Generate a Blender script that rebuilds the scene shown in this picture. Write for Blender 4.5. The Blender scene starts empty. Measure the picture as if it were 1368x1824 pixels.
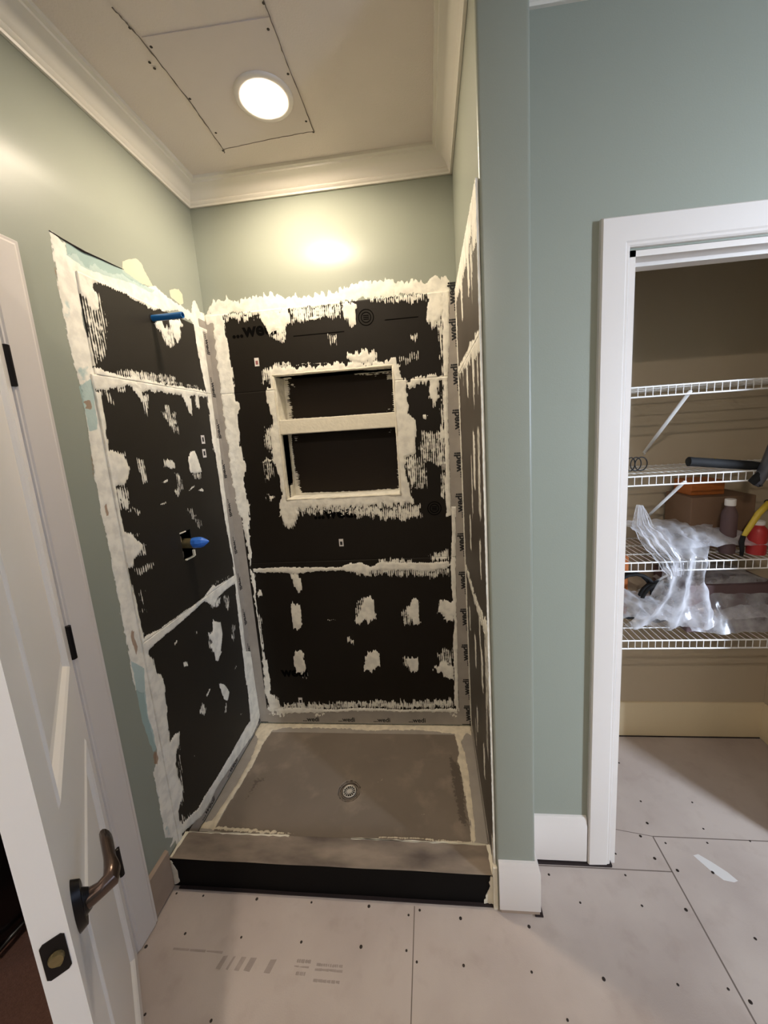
import bpy, bmesh, math, random
import numpy as np
from mathutils import Vector, Matrix, noise
random.seed(7)
scn = bpy.context.scene
COL = scn.collection
V3 = Vector

# ------------------------------------------------------------------ camera
def make_camera():
    pitch, yaw, roll = -.1619, .1027, .0662
    R = Matrix.Rotation(yaw, 3, 'Z') @ Matrix.Rotation(pitch, 3, 'X') @ Matrix.Rotation(roll, 3, 'Y')
    right, fwd, up = R.col[0], R.col[1], R.col[2]
    cd = bpy.data.cameras.new('camera'); cam = bpy.data.objects.new('camera', cd); COL.objects.link(cam)
    M = Matrix((right, up, -fwd)).transposed().to_4x4()
    M.translation = (1.0209, -1.8, 1.5908)
    cam.matrix_world = M
    cd.sensor_fit = 'VERTICAL'; cd.sensor_height = 36.0; cd.sensor_width = 27.0
    cd.lens = 672.117/1824*36.0
    cd.shift_x = (684-700.841)/1824; cd.shift_y = (882.044-912)/1824
    cd.clip_start = .02
    scn.camera = cam
make_camera()

# ------------------------------------------------------------------ world, lights, exposure
CEIL = 2.725
EXPOSURE = 1.4
SHOWER_LAMP = 180.0
WINDOW_W = 150.0
ROOM_FILL_W = 30.0
vs = scn.view_settings
vs.view_transform = 'Standard'; vs.look = 'None'; vs.gamma = 1; vs.exposure = EXPOSURE; vs.use_curve_mapping = False
w = bpy.data.worlds.new('world'); scn.world = w; w.use_nodes = True
w.node_tree.nodes['Background'].inputs[0].default_value = (.55, .70, 1, 1)
w.node_tree.nodes['Background'].inputs[1].default_value = 3.5

def lin(c):
    return tuple((x/255/12.92 if x/255 <= .04045 else ((x/255+.055)/1.055)**2.4) for x in c) + (1,)

def area_light(name, loc, target, sx, sy, power, color, shape='RECTANGLE'):
    l = bpy.data.lights.new(name, 'AREA'); l.shape = shape; l.size = sx; l.size_y = sy
    l.energy = power; l.color = color
    o = bpy.data.objects.new(name, l); COL.objects.link(o); o.location = loc
    o.rotation_euler = (V3(target)-V3(loc)).to_track_quat('-Z', 'Y').to_euler()
    return o
# daylight entering through the window opening in the right wall
area_light('window_daylight', (4.6, -3.4, 1.95), (2.2, -.4, .6), .6, 1.1, WINDOW_W, (.72, .83, 1.0))

# ------------------------------------------------------------------ materials
def newmat(name):
    m = bpy.data.materials.new(name); m.use_nodes = True
    nt = m.node_tree
    return m, nt, nt.nodes['Principled BSDF']
def mat(name, rgb, rough=.5, metal=0, var=.08, vscale=6, bump=0, bscale=200, spec=.5, coords='Object', detail=4):
    m, nt, b = newmat(name)
    N = nt.nodes; L = nt.links
    tc = N.new('ShaderNodeTexCoord')
    no = N.new('ShaderNodeTexNoise'); no.inputs['Scale'].default_value = vscale; no.inputs['Detail'].default_value = detail
    L.new(tc.outputs[coords], no.inputs['Vector'])
    mx = N.new('ShaderNodeMix'); mx.data_type = 'RGBA'
    c = lin(rgb)
    mx.inputs['A'].default_value = tuple(min(1, x*(1-var)) for x in c[:3])+(1,)
    mx.inputs['B'].default_value = tuple(min(1, x*(1+var)) for x in c[:3])+(1,)
    L.new(no.outputs['Fac'], mx.inputs['Factor']); L.new(mx.outputs['Result'], b.inputs['Base Color'])
    b.inputs['Roughness'].default_value = rough; b.inputs['Metallic'].default_value = metal
    b.inputs['Specular IOR Level'].default_value = spec
    if bump:
        n2 = N.new('ShaderNodeTexNoise'); n2.inputs['Scale'].default_value = bscale; n2.inputs['Detail'].default_value = 3
        L.new(tc.outputs[coords], n2.inputs['Vector'])
        bp = N.new('ShaderNodeBump'); bp.inputs['Strength'].default_value = bump; bp.inputs['Distance'].default_value = .002
        L.new(n2.outputs['Fac'], bp.inputs['Height']); L.new(bp.outputs['Normal'], b.inputs['Normal'])
    return m

def surf(name, base, axis, layers, rough=.5, spec=.5, var=.1, mortar=(243, 238, 224), weave=0, stripe=True, speck=0):
    """base surface with trowelled mortar (attribute m) and optional flat layers on top.
    axis = 0/1/2: the coordinate across which the comb lines of the trowel repeat."""
    m, nt, b = newmat(name); N = nt.nodes; L = nt.links
    tc = N.new('ShaderNodeTexCoord')
    def noise_(scale, vec=None, detail=4):
        n = N.new('ShaderNodeTexNoise'); n.inputs['Scale'].default_value = scale; n.inputs['Detail'].default_value = detail
        L.new(vec or tc.outputs['Object'], n.inputs['Vector']); return n.outputs['Fac']
    def math_(op, a, bb, clamp=False):
        n = N.new('ShaderNodeMath'); n.operation = op; n.use_clamp = clamp
        for i, v in enumerate((a, bb)):
            if v is None: continue
            if isinstance(v, (int, float)): n.inputs[i].default_value = v
            else: L.new(v, n.inputs[i])
        return n.outputs[0]
    def attr(nm):
        n = N.new('ShaderNodeAttribute'); n.attribute_name = nm; return n.outputs['Fac']
    def mixc(f, a, bb):
        n = N.new('ShaderNodeMix'); n.data_type = 'RGBA'
        L.new(f, n.inputs['Factor'])
        for k, v in (('A', a), ('B', bb)):
            if isinstance(v, tuple): n.inputs[k].default_value = v
            else: L.new(v, n.inputs[k])
        return n.outputs['Result']
    def ramp(v, lo, hi):
        n = N.new('ShaderNodeMapRange'); n.interpolation_type = 'SMOOTHSTEP'
        n.inputs['From Min'].default_value = lo; n.inputs['From Max'].default_value = hi
        L.new(v, n.inputs['Value']); return n.outputs['Result']
    c = lin(base)
    col = mixc(noise_(5), tuple(x*(1-var) for x in c[:3])+(1,), tuple(min(1, x*(1+var)) for x in c[:3])+(1,))
    if speck:
        col = mixc(ramp(noise_(9, detail=8), .52, .80), col, tuple(min(1, x*(1+speck)) for x in c[:3])+(1,))
    for nm, rgb in [l for l in layers if l[0] in ('cream', 'pandark')]:
        e = math_('ADD', attr(nm), math_('MULTIPLY', math_('SUBTRACT', noise_(90, detail=5), .5), .7))
        col = mixc(ramp(e, .42, .58), col, lin(rgb))
    sx = N.new('ShaderNodeSeparateXYZ'); L.new(tc.outputs['Object'], sx.inputs[0])
    wob = math_('MULTIPLY', math_('SUBTRACT', noise_(14), .5), .004)
    ph = math_('MULTIPLY', math_('ADD', sx.outputs[axis], wob), 2*math.pi/.0095)
    wave = math_('SINE', ph, None)
    mp = N.new('ShaderNodeMapping'); L.new(tc.outputs['Object'], mp.inputs['Vector'])
    s = [16, 16, 16]; s[axis] = 210
    mp.inputs['Scale'].default_value = s
    streak = noise_(1.0, mp.outputs['Vector'], 3)
    fine = noise_(70, detail=6)
    big = noise_(22, detail=3)
    a = attr('m')
    e = math_('ADD', math_('MULTIPLY', a, 1.2), math_('MULTIPLY', wave, .12 if stripe else .0))
    e = math_('ADD', e, math_('MULTIPLY', math_('SUBTRACT', streak, .5), .85))
    e = math_('ADD', e, math_('MULTIPLY', math_('SUBTRACT', fine, .5), .60))
    e = math_('ADD', e, math_('MULTIPLY', math_('SUBTRACT', big, .5), .40))
    mask = ramp(e, .56, .64)
    mc = lin(mortar)
    dull = tuple(x*.84 for x in mc[:3])+(1,)
    mcol = mixc(ramp(noise_(28, mp.outputs['Vector'] if False else None, 6), .35, .62), dull, mc)
    thin = ramp(e, .56, .95)
    mcol = mixc(thin, tuple(x*.86 for x in mc[:3])+(1,), mcol)
    col = mixc(mask, col, mcol)
    for nm, rgb in [l for l in layers if l[0] in ('teal', 'brown')]:   # bare drywall and torn paper left showing
        e2 = math_('ADD', attr(nm), math_('MULTIPLY', math_('SUBTRACT', noise_(45, detail=6), .5), .9))
        col = mixc(math_('MULTIPLY', ramp(e2, .45, .75), .8), col, lin(rgb))
    L.new(col, b.inputs['Base Color'])
    rr = N.new('ShaderNodeMapRange'); L.new(mask, rr.inputs['Value'])
    rr.inputs['To Min'].default_value = rough; rr.inputs['To Max'].default_value = .8
    L.new(rr.outputs['Result'], b.inputs['Roughness'])
    b.inputs['Specular IOR Level'].default_value = spec
    bp = N.new('ShaderNodeBump'); bp.inputs['Distance'].default_value = .0025; bp.inputs['Strength'].default_value = .6
    h = math_('ADD', mask, math_('MULTIPLY', math_('MULTIPLY', noise_(60, detail=5), mask), .9))
    h = math_('ADD', h, math_('MULTIPLY', noise_(500), .12+weave))
    L.new(h, bp.inputs['Height']); L.new(bp.outputs['Normal'], b.inputs['Normal'])
    return m

SAGE = (149, 153, 140)
M = {}
M['wall_left'] = surf('sage_paint_with_compound', SAGE, 1, [('teal', (162, 188, 184)), ('brown', (150, 112, 80)), ('cream', (220, 211, 182))], rough=.38, var=.02, spec=.4, stripe=False)
M['wall_back'] = surf('sage_paint_with_mortar', SAGE, 0, [], rough=.38, var=.02, spec=.4, stripe=False)
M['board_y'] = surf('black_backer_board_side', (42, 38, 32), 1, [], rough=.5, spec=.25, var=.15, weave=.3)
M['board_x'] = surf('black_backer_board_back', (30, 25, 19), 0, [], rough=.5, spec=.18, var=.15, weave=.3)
M['board_r'] = surf('sheen_painted_board_side', (76, 67, 58), 1, [], rough=.5, var=.25, weave=.3)  # same black board, painted paler to stand in for grazing sheen
M['niche'] = surf('niche_board', (36, 28, 20), 2, [], rough=.55, spec=.18, var=.15, weave=.3)
M['pan'] = surf('dusty_grey_pan', (120, 108, 95), 0, [('pandark', (92, 81, 70))], rough=.6, var=.2, mortar=(222, 210, 186), stripe=False, speck=.5)
M['sage'] = mat('sage_paint', SAGE, .34, var=.02, vscale=3, bump=.12, bscale=260, spec=.4)
M['ceiling'] = mat('flat_ceiling_paint', (218, 207, 198), .9, var=.05, vscale=4, bump=.5, bscale=160)
M['patch'] = mat('smooth_drywall_patch', (212, 201, 194), .9, var=.04, vscale=5)
M['trim'] = mat('cream_gloss_trim', (222, 215, 202), .35, var=.02, vscale=5)
M['white'] = mat('white_gloss_trim', (220, 212, 204), .3, var=.02, vscale=5)
M['door'] = mat('white_door_paint', (236, 232, 227), .26, var=.02, vscale=4)
M['black'] = mat('oil_black_metal', (24, 20, 20), .35, metal=.6, var=.2)
M['bronze'] = mat('dark_bronze', (96, 80, 72), .25, metal=.85, var=.4, vscale=30)
M['brass'] = mat('worn_brass', (150, 134, 96), .4, metal=.8, var=.25, vscale=90)
M['tape'] = mat('grey_joint_tape', (158, 150, 140), .5, var=.18, vscale=18, bump=.3, bscale=400)
M['ink'] = mat('black_ink', (22, 20, 20), .6, var=.1)
M['ink_dark'] = mat('faded_black_print', (7, 6, 5), .95, var=.1, spec=.05)
M['blue'] = mat('blue_plastic_pipe', (22, 92, 150), .35, var=.1)
M['bluetape'] = mat('blue_tape', (48, 110, 205), .5, var=.25, vscale=60, bump=.6, bscale=80)
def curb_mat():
    # black board; paler upward faces paint in lamp light from above, with some dust
    m, nt, b = newmat('dusty_lit_top_black_board'); N = nt.nodes; L = nt.links
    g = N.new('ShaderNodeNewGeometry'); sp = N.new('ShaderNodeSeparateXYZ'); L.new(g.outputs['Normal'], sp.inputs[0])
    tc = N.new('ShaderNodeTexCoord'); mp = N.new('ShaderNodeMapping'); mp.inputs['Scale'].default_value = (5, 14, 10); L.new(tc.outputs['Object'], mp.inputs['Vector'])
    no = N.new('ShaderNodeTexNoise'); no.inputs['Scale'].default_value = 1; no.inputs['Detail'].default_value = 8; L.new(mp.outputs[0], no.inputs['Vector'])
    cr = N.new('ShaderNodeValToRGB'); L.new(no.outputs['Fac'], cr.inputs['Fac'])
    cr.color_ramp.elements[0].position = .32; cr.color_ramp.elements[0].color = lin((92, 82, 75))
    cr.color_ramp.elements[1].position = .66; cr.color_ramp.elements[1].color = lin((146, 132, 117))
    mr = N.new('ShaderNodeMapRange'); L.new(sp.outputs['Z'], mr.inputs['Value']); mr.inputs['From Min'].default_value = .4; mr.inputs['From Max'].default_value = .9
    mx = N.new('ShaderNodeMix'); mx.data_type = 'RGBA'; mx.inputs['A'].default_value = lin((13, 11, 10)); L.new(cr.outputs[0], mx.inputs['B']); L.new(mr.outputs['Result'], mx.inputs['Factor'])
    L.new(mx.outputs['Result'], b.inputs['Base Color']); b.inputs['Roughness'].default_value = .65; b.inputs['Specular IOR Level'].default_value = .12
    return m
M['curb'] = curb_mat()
M['taupe'] = mat('bare_taupe_board', (160, 140, 122), .8, var=.18, vscale=12)
M['mortar'] = mat('dried_mortar', (226, 218, 198), .85, var=.12, vscale=40, bump=.8, bscale=90)
M['wire'] = mat('white_wire_coating', (232, 230, 226), .35, var=.02)
M['sticker'] = mat('white_sticker', (226, 220, 214), .5, var=.03)
M['stickermark'] = mat('sticker_mark', (150, 90, 90), .6, var=.1)
M['beige'] = mat('beige_closet_paint', (196, 180, 154), .6, var=.04, vscale=3, bump=.1)
M['closet_trim'] = mat('closet_trim_paint', (226, 208, 172), .45, var=.03)
M['steel'] = mat('brushed_steel', (176, 168, 156), .35, metal=.85, var=.2, vscale=60)
M['strainer'] = mat('pale_steel', (206, 196, 182), .45, metal=.3, var=.15, vscale=60)
M['dark'] = mat('dark_void', (12, 11, 10), .9, var=.1)
M['gap'] = mat('dark_gap', (38, 26, 24), .9, var=.2)
M['carpet'] = mat('brown_carpet', (118, 84, 70), .95, var=.35, vscale=160, bump=1, bscale=300)
M['vinyl'] = mat('black_vinyl', (20, 16, 16), .22, var=.3, vscale=8, bump=.6, bscale=18)
M['hall'] = mat('dim_hall_paint', (120, 112, 104), .8, var=.05)
M['screw'] = mat('screw_head', (52, 44, 40), .5, metal=.5, var=.2)
M['seam'] = mat('dark_seam', (112, 100, 92), .9, var=.2)  # dark joint lines of the ceiling patch and floor boards
M['stamp'] = mat('faded_grey_stamp', (158, 145, 136), .9, var=.25, vscale=40)
M['smear'] = mat('pale_dust_smear', (214, 210, 206), .9, var=.1)
M['yellow'] = mat('yellow_plastic', (206, 176, 60), .45, var=.1)
M['orange'] = mat('orange_card', (176, 98, 40), .6, var=.15)
M['red'] = mat('red_plastic', (176, 44, 44), .4, var=.1)
M['brown'] = mat('brown_card', (120, 92, 70), .8, var=.15)
M['greyplastic'] = mat('grey_metal_frame', (92, 92, 98), .35, metal=.5, var=.2, vscale=30)
M['rubber'] = mat('matt_black_plastic', (7, 7, 8), .8, var=.1)
M['purple'] = mat('dull_mauve', (92, 70, 70), .7, var=.2)

def floor_mat():
    m, nt, b = newmat('cement_underlayment'); N = nt.nodes; L = nt.links
    tc = N.new('ShaderNodeTexCoord')
    def nz(s, d=6):
        n = N.new('ShaderNodeTexNoise'); n.inputs['Scale'].default_value = s; n.inputs['Detail'].default_value = d
        L.new(tc.outputs['Object'], n.inputs['Vector']); return n.outputs['Fac']
    cr = N.new('ShaderNodeValToRGB'); L.new(nz(2.6, 8), cr.inputs['Fac'])
    cr.color_ramp.elements[0].position = .35; cr.color_ramp.elements[0].color = lin((172, 158, 149))
    cr.color_ramp.elements[1].position = .62; cr.color_ramp.elements[1].color = lin((190, 177, 167))
    c2 = N.new('ShaderNodeValToRGB'); L.new(nz(14, 8), c2.inputs['Fac'])
    c2.color_ramp.elements[0].position = .30; c2.color_ramp.elements[0].color = (.90, .88, .87, 1)
    c2.color_ramp.elements[1].position = .46; c2.color_ramp.elements[1].color = (1, 1, 1, 1)
    mx = N.new('ShaderNodeMix'); mx.data_type = 'RGBA'; mx.blend_type = 'MULTIPLY'; mx.inputs['Factor'].default_value = .8
    L.new(cr.outputs[0], mx.inputs['A']); L.new(c2.outputs[0], mx.inputs['B'])
    L.new(mx.outputs['Result'], b.inputs['Base Color'])
    b.inputs['Roughness'].default_value = .75
    bp = N.new('ShaderNodeBump'); bp.inputs['Strength'].default_value = .25; bp.inputs['Distance'].default_value = .001
    L.new(nz(260, 3), bp.inputs['Height']); L.new(bp.outputs['Normal'], b.inputs['Normal'])
    return m
M['floor'] = floor_mat()

def film_mat(nm='clear_plastic_film', lo=.0, hi=.55):
    m, nt, b = newmat(nm); N = nt.nodes; L = nt.links
    out = N['Material Output']
    tr = N.new('ShaderNodeBsdfTransparent'); df = N.new('ShaderNodeBsdfTranslucent'); gl = N.new('ShaderNodeBsdfGlossy'); di = N.new('ShaderNodeBsdfDiffuse')
    df.inputs[0].default_value = (.9, .9, .95, 1); di.inputs[0].default_value = (.86, .86, .9, 1)
    gl.inputs['Roughness'].default_value = .18
    m1 = N.new('ShaderNodeMixShader'); m1.inputs[0].default_value = .35; L.new(di.outputs[0], m1.inputs[1]); L.new(df.outputs[0], m1.inputs[2])
    m2 = N.new('ShaderNodeMixShader'); m2.inputs[0].default_value = .35; L.new(m1.outputs[0], m2.inputs[1]); L.new(gl.outputs[0], m2.inputs[2])
    lw = N.new('ShaderNodeLayerWeight'); lw.inputs[0].default_value = .55
    tc = N.new('ShaderNodeTexCoord'); no = N.new('ShaderNodeTexNoise'); no.inputs['Scale'].default_value = 16; no.inputs['Detail'].default_value = 5
    L.new(tc.outputs['Object'], no.inputs['Vector'])
    a = N.new('ShaderNodeMath'); a.operation = 'MULTIPLY_ADD'; L.new(lw.outputs['Facing'], a.inputs[0]); a.inputs[1].default_value = .75; 
    r = N.new('ShaderNodeMapRange'); L.new(no.outputs['Fac'], r.inputs['Value']); r.inputs['From Min'].default_value = .35; r.inputs['From Max'].default_value = .7
    r.inputs['To Min'].default_value = lo; r.inputs['To Max'].default_value = hi
    L.new(r.outputs['Result'], a.inputs[2]); a.use_clamp = True
    m3 = N.new('ShaderNodeMixShader'); L.new(a.outputs[0], m3.inputs[0]); L.new(tr.outputs[0], m3.inputs[1]); L.new(m2.outputs[0], m3.inputs[2])
    L.new(m3.outputs[0], out.inputs['Surface'])
    return m
M['film'] = film_mat(); M['film_thick'] = film_mat('crumpled_plastic_film', .15, .8)

def emit_mat(name, color, strength):
    m, nt, b = newmat(name)
    b.inputs['Base Color'].default_value = (.9, .9, .9, 1)
    b.inputs['Emission Color'].default_value = color + (1,); b.inputs['Emission Strength'].default_value = strength
    return m

# ------------------------------------------------------------------ object helpers
def tag(o, label=None, cat=None, group=None, kind=None):
    if label: o['label'] = label
    if cat: o['category'] = cat
    if group: o['group'] = group
    if kind: o['kind'] = kind
    return o
def empty(name, loc, label=None, cat=None, group=None, kind=None):
    o = bpy.data.objects.new(name, None); COL.objects.link(o); o.location = loc; o.empty_display_size = .05
    return tag(o, label, cat, group, kind)
def abs_loc(o):
    p = V3((0, 0, 0))
    while o is not None: p += o.location; o = o.parent
    return p
def link(name, me, m, parent=None, smooth=False):
    o = bpy.data.objects.new(name, me); COL.objects.link(o)
    if m: me.materials.append(m)
    if parent is not None:
        o.parent = parent; o.location = -abs_loc(parent)
    if smooth:
        me.polygons.foreach_set('use_smooth', [True]*len(me.polygons))
    return o
class MB:
    """collects shapes given in world coordinates into one mesh"""
    def __init__(s): s.bm = bmesh.new()
    def box(s, a, b, bevel=0, seg=2):
        t = bmesh.new()
        a, b = V3(a), V3(b); c = (a+b)/2; d = b-a
        bmesh.ops.create_cube(t, size=1)
        for v in t.verts: v.co = V3((v.co.x*d.x, v.co.y*d.y, v.co.z*d.z))+c
        if bevel: bmesh.ops.bevel(t, geom=t.edges[:], offset=bevel, segments=seg, affect='EDGES', profile=.6)
        return s.merge(t)
    def merge(s, t, mtx=None):
        if mtx is not None: bmesh.ops.transform(t, matrix=mtx, verts=t.verts)
        me = bpy.data.meshes.new('t'); t.to_mesh(me); t.free(); s.bm.from_mesh(me); bpy.data.meshes.remove(me)
        return s
    def tube(s, pts, r, seg=10, caps=True):
        pts = [V3(p) for p in pts]; n = len(pts)
        rs = r if isinstance(r, (list, tuple)) else [r]*n
        rings = []; up = None
        for i, p in enumerate(pts):
            d = (pts[min(i+1, n-1)]-pts[max(i-1, 0)])
            if d.length < 1e-9: d = V3((0, 0, 1))
            d.normalize()
            if up is None:
                up = V3((0, 0, 1)) if abs(d.z) < .9 else V3((1, 0, 0))
            x = d.cross(up)
            if x.length < 1e-5: x = d.orthogonal()
            x.normalize(); y = x.cross(d); up = y
            rr = rs[i]
            rx, ry = rr if isinstance(rr, tuple) else (rr, rr)
            rings.append([s.bm.verts.new(p+x*rx*math.cos(2*math.pi*k/seg)+y*ry*math.sin(2*math.pi*k/seg)) for k in range(seg)])
        for A, B in zip(rings, rings[1:]):
            for k in range(seg):
                s.bm.faces.new((A[k], A[(k+1) % seg], B[(k+1) % seg], B[k]))
        if caps:
            s.bm.faces.new(rings[0][::-1]); s.bm.faces.new(rings[-1])
        return s
    def lathe(s, prof, center, axis='z', seg=40):
        """prof: (radius, height) list, revolved about axis through center"""
        c = V3(center)
        def P(r, h, a):
            u, v = r*math.cos(a), r*math.sin(a)
            return c+(V3((u, v, h)) if axis == 'z' else V3((h, u, v)) if axis == 'x' else V3((u, h, v)))
        rings = []
        for r, h in prof:
            rings.append([s.bm.verts.new(P(r, h, 2*math.pi*k/seg)) for k in range(seg)] if r > 1e-6 else [s.bm.verts.new(P(0, h, 0))])
        for A, B in zip(rings, rings[1:]):
            for k in range(seg):
                a = [A[k % len(A)], A[(k+1) % len(A)], B[(k+1) % len(B)], B[k % len(B)]]
                u = []
                for q in a:
                    if q not in u: u.append(q)
                if len(u) > 2: s.bm.faces.new(u)
        return s
    def prism(s, poly, f0, f1):
        """poly 2-D, f0/f1 map (u,v) -> point for the two caps"""
        A = [s.bm.verts.new(f0(*p)) for p in poly]; B = [s.bm.verts.new(f1(*p)) for p in poly]
        n = len(poly)
        for i in range(n): s.bm.faces.new((A[i], A[(i+1) % n], B[(i+1) % n], B[i]))
        s.bm.faces.new(A[::-1]); s.bm.faces.new(B)
        return s
    def sweep(s, path, prof, f, closed_prof=True, side=1):
        """mitred sweep: path in 2-D, profile (offset to the side, height); f(u, v, h) -> point"""
        n = len(path); rings = []
        for i, p in enumerate(path):
            p = np.array(p, float)
            d0 = (p-np.array(path[i-1])) if i > 0 else None
            d1 = (np.array(path[i+1])-p) if i < n-1 else None
            if d0 is None: d0 = d1
            if d1 is None: d1 = d0
            d0 = d0/np.linalg.norm(d0); d1 = d1/np.linalg.norm(d1)
            n0 = np.array((-d0[1], d0[0]))*side; n1 = np.array((-d1[1], d1[0]))*side
            mt = n0+n1; mt = mt/(mt@n0)
            rings.append([s.bm.verts.new(f(*(p+mt*o), h)) for o, h in prof])
        k = len(prof)
        for A, B in zip(rings, rings[1:]):
            for j in range(k if closed_prof else k-1):
                s.bm.faces.new((A[j], A[(j+1) % k], B[(j+1) % k], B[j]))
        if closed_prof:
            s.bm.faces.new(rings[0][::-1]); s.bm.faces.new(rings[-1])
        return s
    def build(s, name, m, parent=None, smooth=False, autosmooth=None):
        bmesh.ops.recalc_face_normals(s.bm, faces=s.bm.faces)
        me = bpy.data.meshes.new(name); s.bm.to_mesh(me); s.bm.free()
        o = link(name, me, m, parent, smooth)
        if autosmooth and smooth:
            me.set_sharp_from_angle(angle=math.radians(autosmooth))
        return o

def axis_(a, b, step, breaks=()):
    pts = sorted(set([a, b]+[x for x in breaks if a < x < b])); out = [a]
    for p, q in zip(pts, pts[1:]):
        n = max(1, int(round((q-p)/step))); out += [p+(q-p)*(i+1)/n for i in range(n)]
    return np.array(out)
def ss(x): x = np.clip(x, 0, 1); return x*x*(3-2*x)
_lat = np.random.default_rng(12).random((512, 512))-.5
def vnoise(x, y):
    i = np.floor(x).astype(int); j = np.floor(y).astype(int); fx = ss(x-i); fy = ss(y-j)
    g = lambda a, b: _lat[a % 512, b % 512]
    return (g(i, j)*(1-fx)+g(i+1, j)*fx)*(1-fy)+(g(i, j+1)*(1-fx)+g(i+1, j+1)*fx)*fy
def raster(prims, U, Vv, warp=1.0):
    out = np.zeros((len(U), len(Vv)))
    for pr in prims:
        val, fe = pr[0], pr[1]/1000.0; P = np.array(pr[2:], float).reshape(-1, 2)/1000
        i0, i1 = np.searchsorted(U, [P[:, 0].min()-fe-.02, P[:, 0].max()+fe+.02]); j0, j1 = np.searchsorted(Vv, [P[:, 1].min()-fe-.02, P[:, 1].max()+fe+.02])
        if i1 <= i0 or j1 <= j0: continue
        X, Y = np.meshgrid(U[i0:i1], Vv[j0:j1], indexing='ij')
        if warp:   # trowel drag: each thin column of the smear ends at its own height
            k = warp if fe > .0065 else warp*.3
            X, Y = (X+k*(.010*vnoise(X/.03, Y/.022)+.007*vnoise(X/.011, Y/.010)),
                    Y+k*(.030*vnoise(X/.0075, Y/.09)+.016*vnoise(X/.03, Y/.03)))
        ins = np.zeros(X.shape, bool); dist = np.full(X.shape, 1e9)
        n = len(P)
        for k in range(n):
            x1, y1 = P[k]; x2, y2 = P[(k+1) % n]
            c = (y1 > Y) != (y2 > Y)
            with np.errstate(divide='ignore', invalid='ignore'):
                xi = (x2-x1)*(Y-y1)/(y2-y1 if y2 != y1 else 1e-12)+x1
            ins ^= c & (X < xi)
            dx, dy = x2-x1, y2-y1; L2 = dx*dx+dy*dy+1e-12
            t = np.clip(((X-x1)*dx+(Y-y1)*dy)/L2, 0, 1)
            dist = np.minimum(dist, np.hypot(X-x1-t*dx, Y-y1-t*dy))
        sd = np.where(ins, -dist, dist)
        fw = fe*1.9+.006 if val < .7 else fe+(.015 if fe > .0065 else .005)
        a = val*ss(.5-sd/fw)
        out[i0:i1, j0:j1] = np.maximum(out[i0:i1, j0:j1], a)
    return out
def grid(name, U, Vv, f, normal, thick, attrs, m, keep=None, disp=None, parent=None):
    """dense slab: f(u,v) arrays -> xyz; front faces along normal, closed with a back and a rim"""
    nu, nv = len(U), len(Vv)
    X, Y = np.meshgrid(U, Vv, indexing='ij'); P = np.stack(f(X, Y), -1).reshape(-1, 3)
    nrm = np.array(normal, float)
    F = P+nrm*(disp.reshape(-1, 1) if disp is not None else 0)
    B = P-nrm*thick
    K = np.ones((nu-1, nv-1), bool) if keep is None else keep
    idx = np.arange(nu*nv).reshape(nu, nv)
    q = np.stack([idx[:-1, :-1], idx[1:, :-1], idx[1:, 1:], idx[:-1, 1:]], -1)[K]
    e1 = P[idx[1, 0]]-P[idx[0, 0]]; e2 = P[idx[0, 1]]-P[idx[0, 0]]
    flip = np.cross(e1, e2)@nrm < 0
    if flip: q = q[:, ::-1]
    nverts = nu*nv
    # rim edges: directed edges without an opposite
    E = np.concatenate([np.stack([q[:, i], q[:, (i+1) % 4]], -1) for i in range(4)])
    key = E[:, 0].astype(np.int64)*nverts+E[:, 1]; rev = E[:, 1].astype(np.int64)*nverts+E[:, 0]
    rim = E[~np.isin(key, rev)]
    rq = np.stack([rim[:, 1], rim[:, 0], rim[:, 0]+nverts, rim[:, 1]+nverts], -1)
    faces = np.concatenate([q, q[:, ::-1]+nverts, rq])
    used = np.unique(faces); remap = np.full(2*nverts, -1); remap[used] = np.arange(len(used))
    faces = remap[faces]; VV = np.concatenate([F, B])[used]
    me = bpy.data.meshes.new(name); me.vertices.add(len(VV)); me.vertices.foreach_set('co', VV.ravel())
    me.loops.add(faces.size); me.loops.foreach_set('vertex_index', faces.ravel().astype(np.int32))
    me.polygons.add(len(faces)); me.polygons.foreach_set('loop_start', np.arange(0, faces.size, 4, dtype=np.int32))
    sm = np.zeros(len(faces), bool); sm[:len(q)] = True
    me.polygons.foreach_set('use_smooth', sm)
    me.update(calc_edges=True)
    for k, a in attrs.items():
        at = me.attributes.new(k, 'FLOAT', 'POINT')
        at.data.foreach_set('value', np.concatenate([a.ravel(), a.ravel()])[used].astype(np.float32))
    me.validate()
    return link(name, me, m, parent)
def cellmask(U, Vv, rects):
    cu = (U[1:]+U[:-1])/2; cv = (Vv[1:]+Vv[:-1])/2
    K = np.ones((len(cu), len(cv)), bool)
    for a, b, c, d in rects:
        K &= ~((cu[:, None] > a) & (cu[:, None] < b) & (cv[None] > c) & (cv[None] < d))
    return K
rng = np.random.default_rng(3)
def lump(a, amp=.0028):
    """real thickness of the mortar, with trowel unevenness"""
    n = rng.random(a.shape)
    for _ in range(2):
        n[1:-1, 1:-1] = (n[1:-1, 1:-1]*2+n[:-2, 1:-1]+n[2:, 1:-1]+n[1:-1, :-2]+n[1:-1, 2:])/6
    return ss((a-.45)/.5)*amp*(.65+.7*n)
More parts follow.
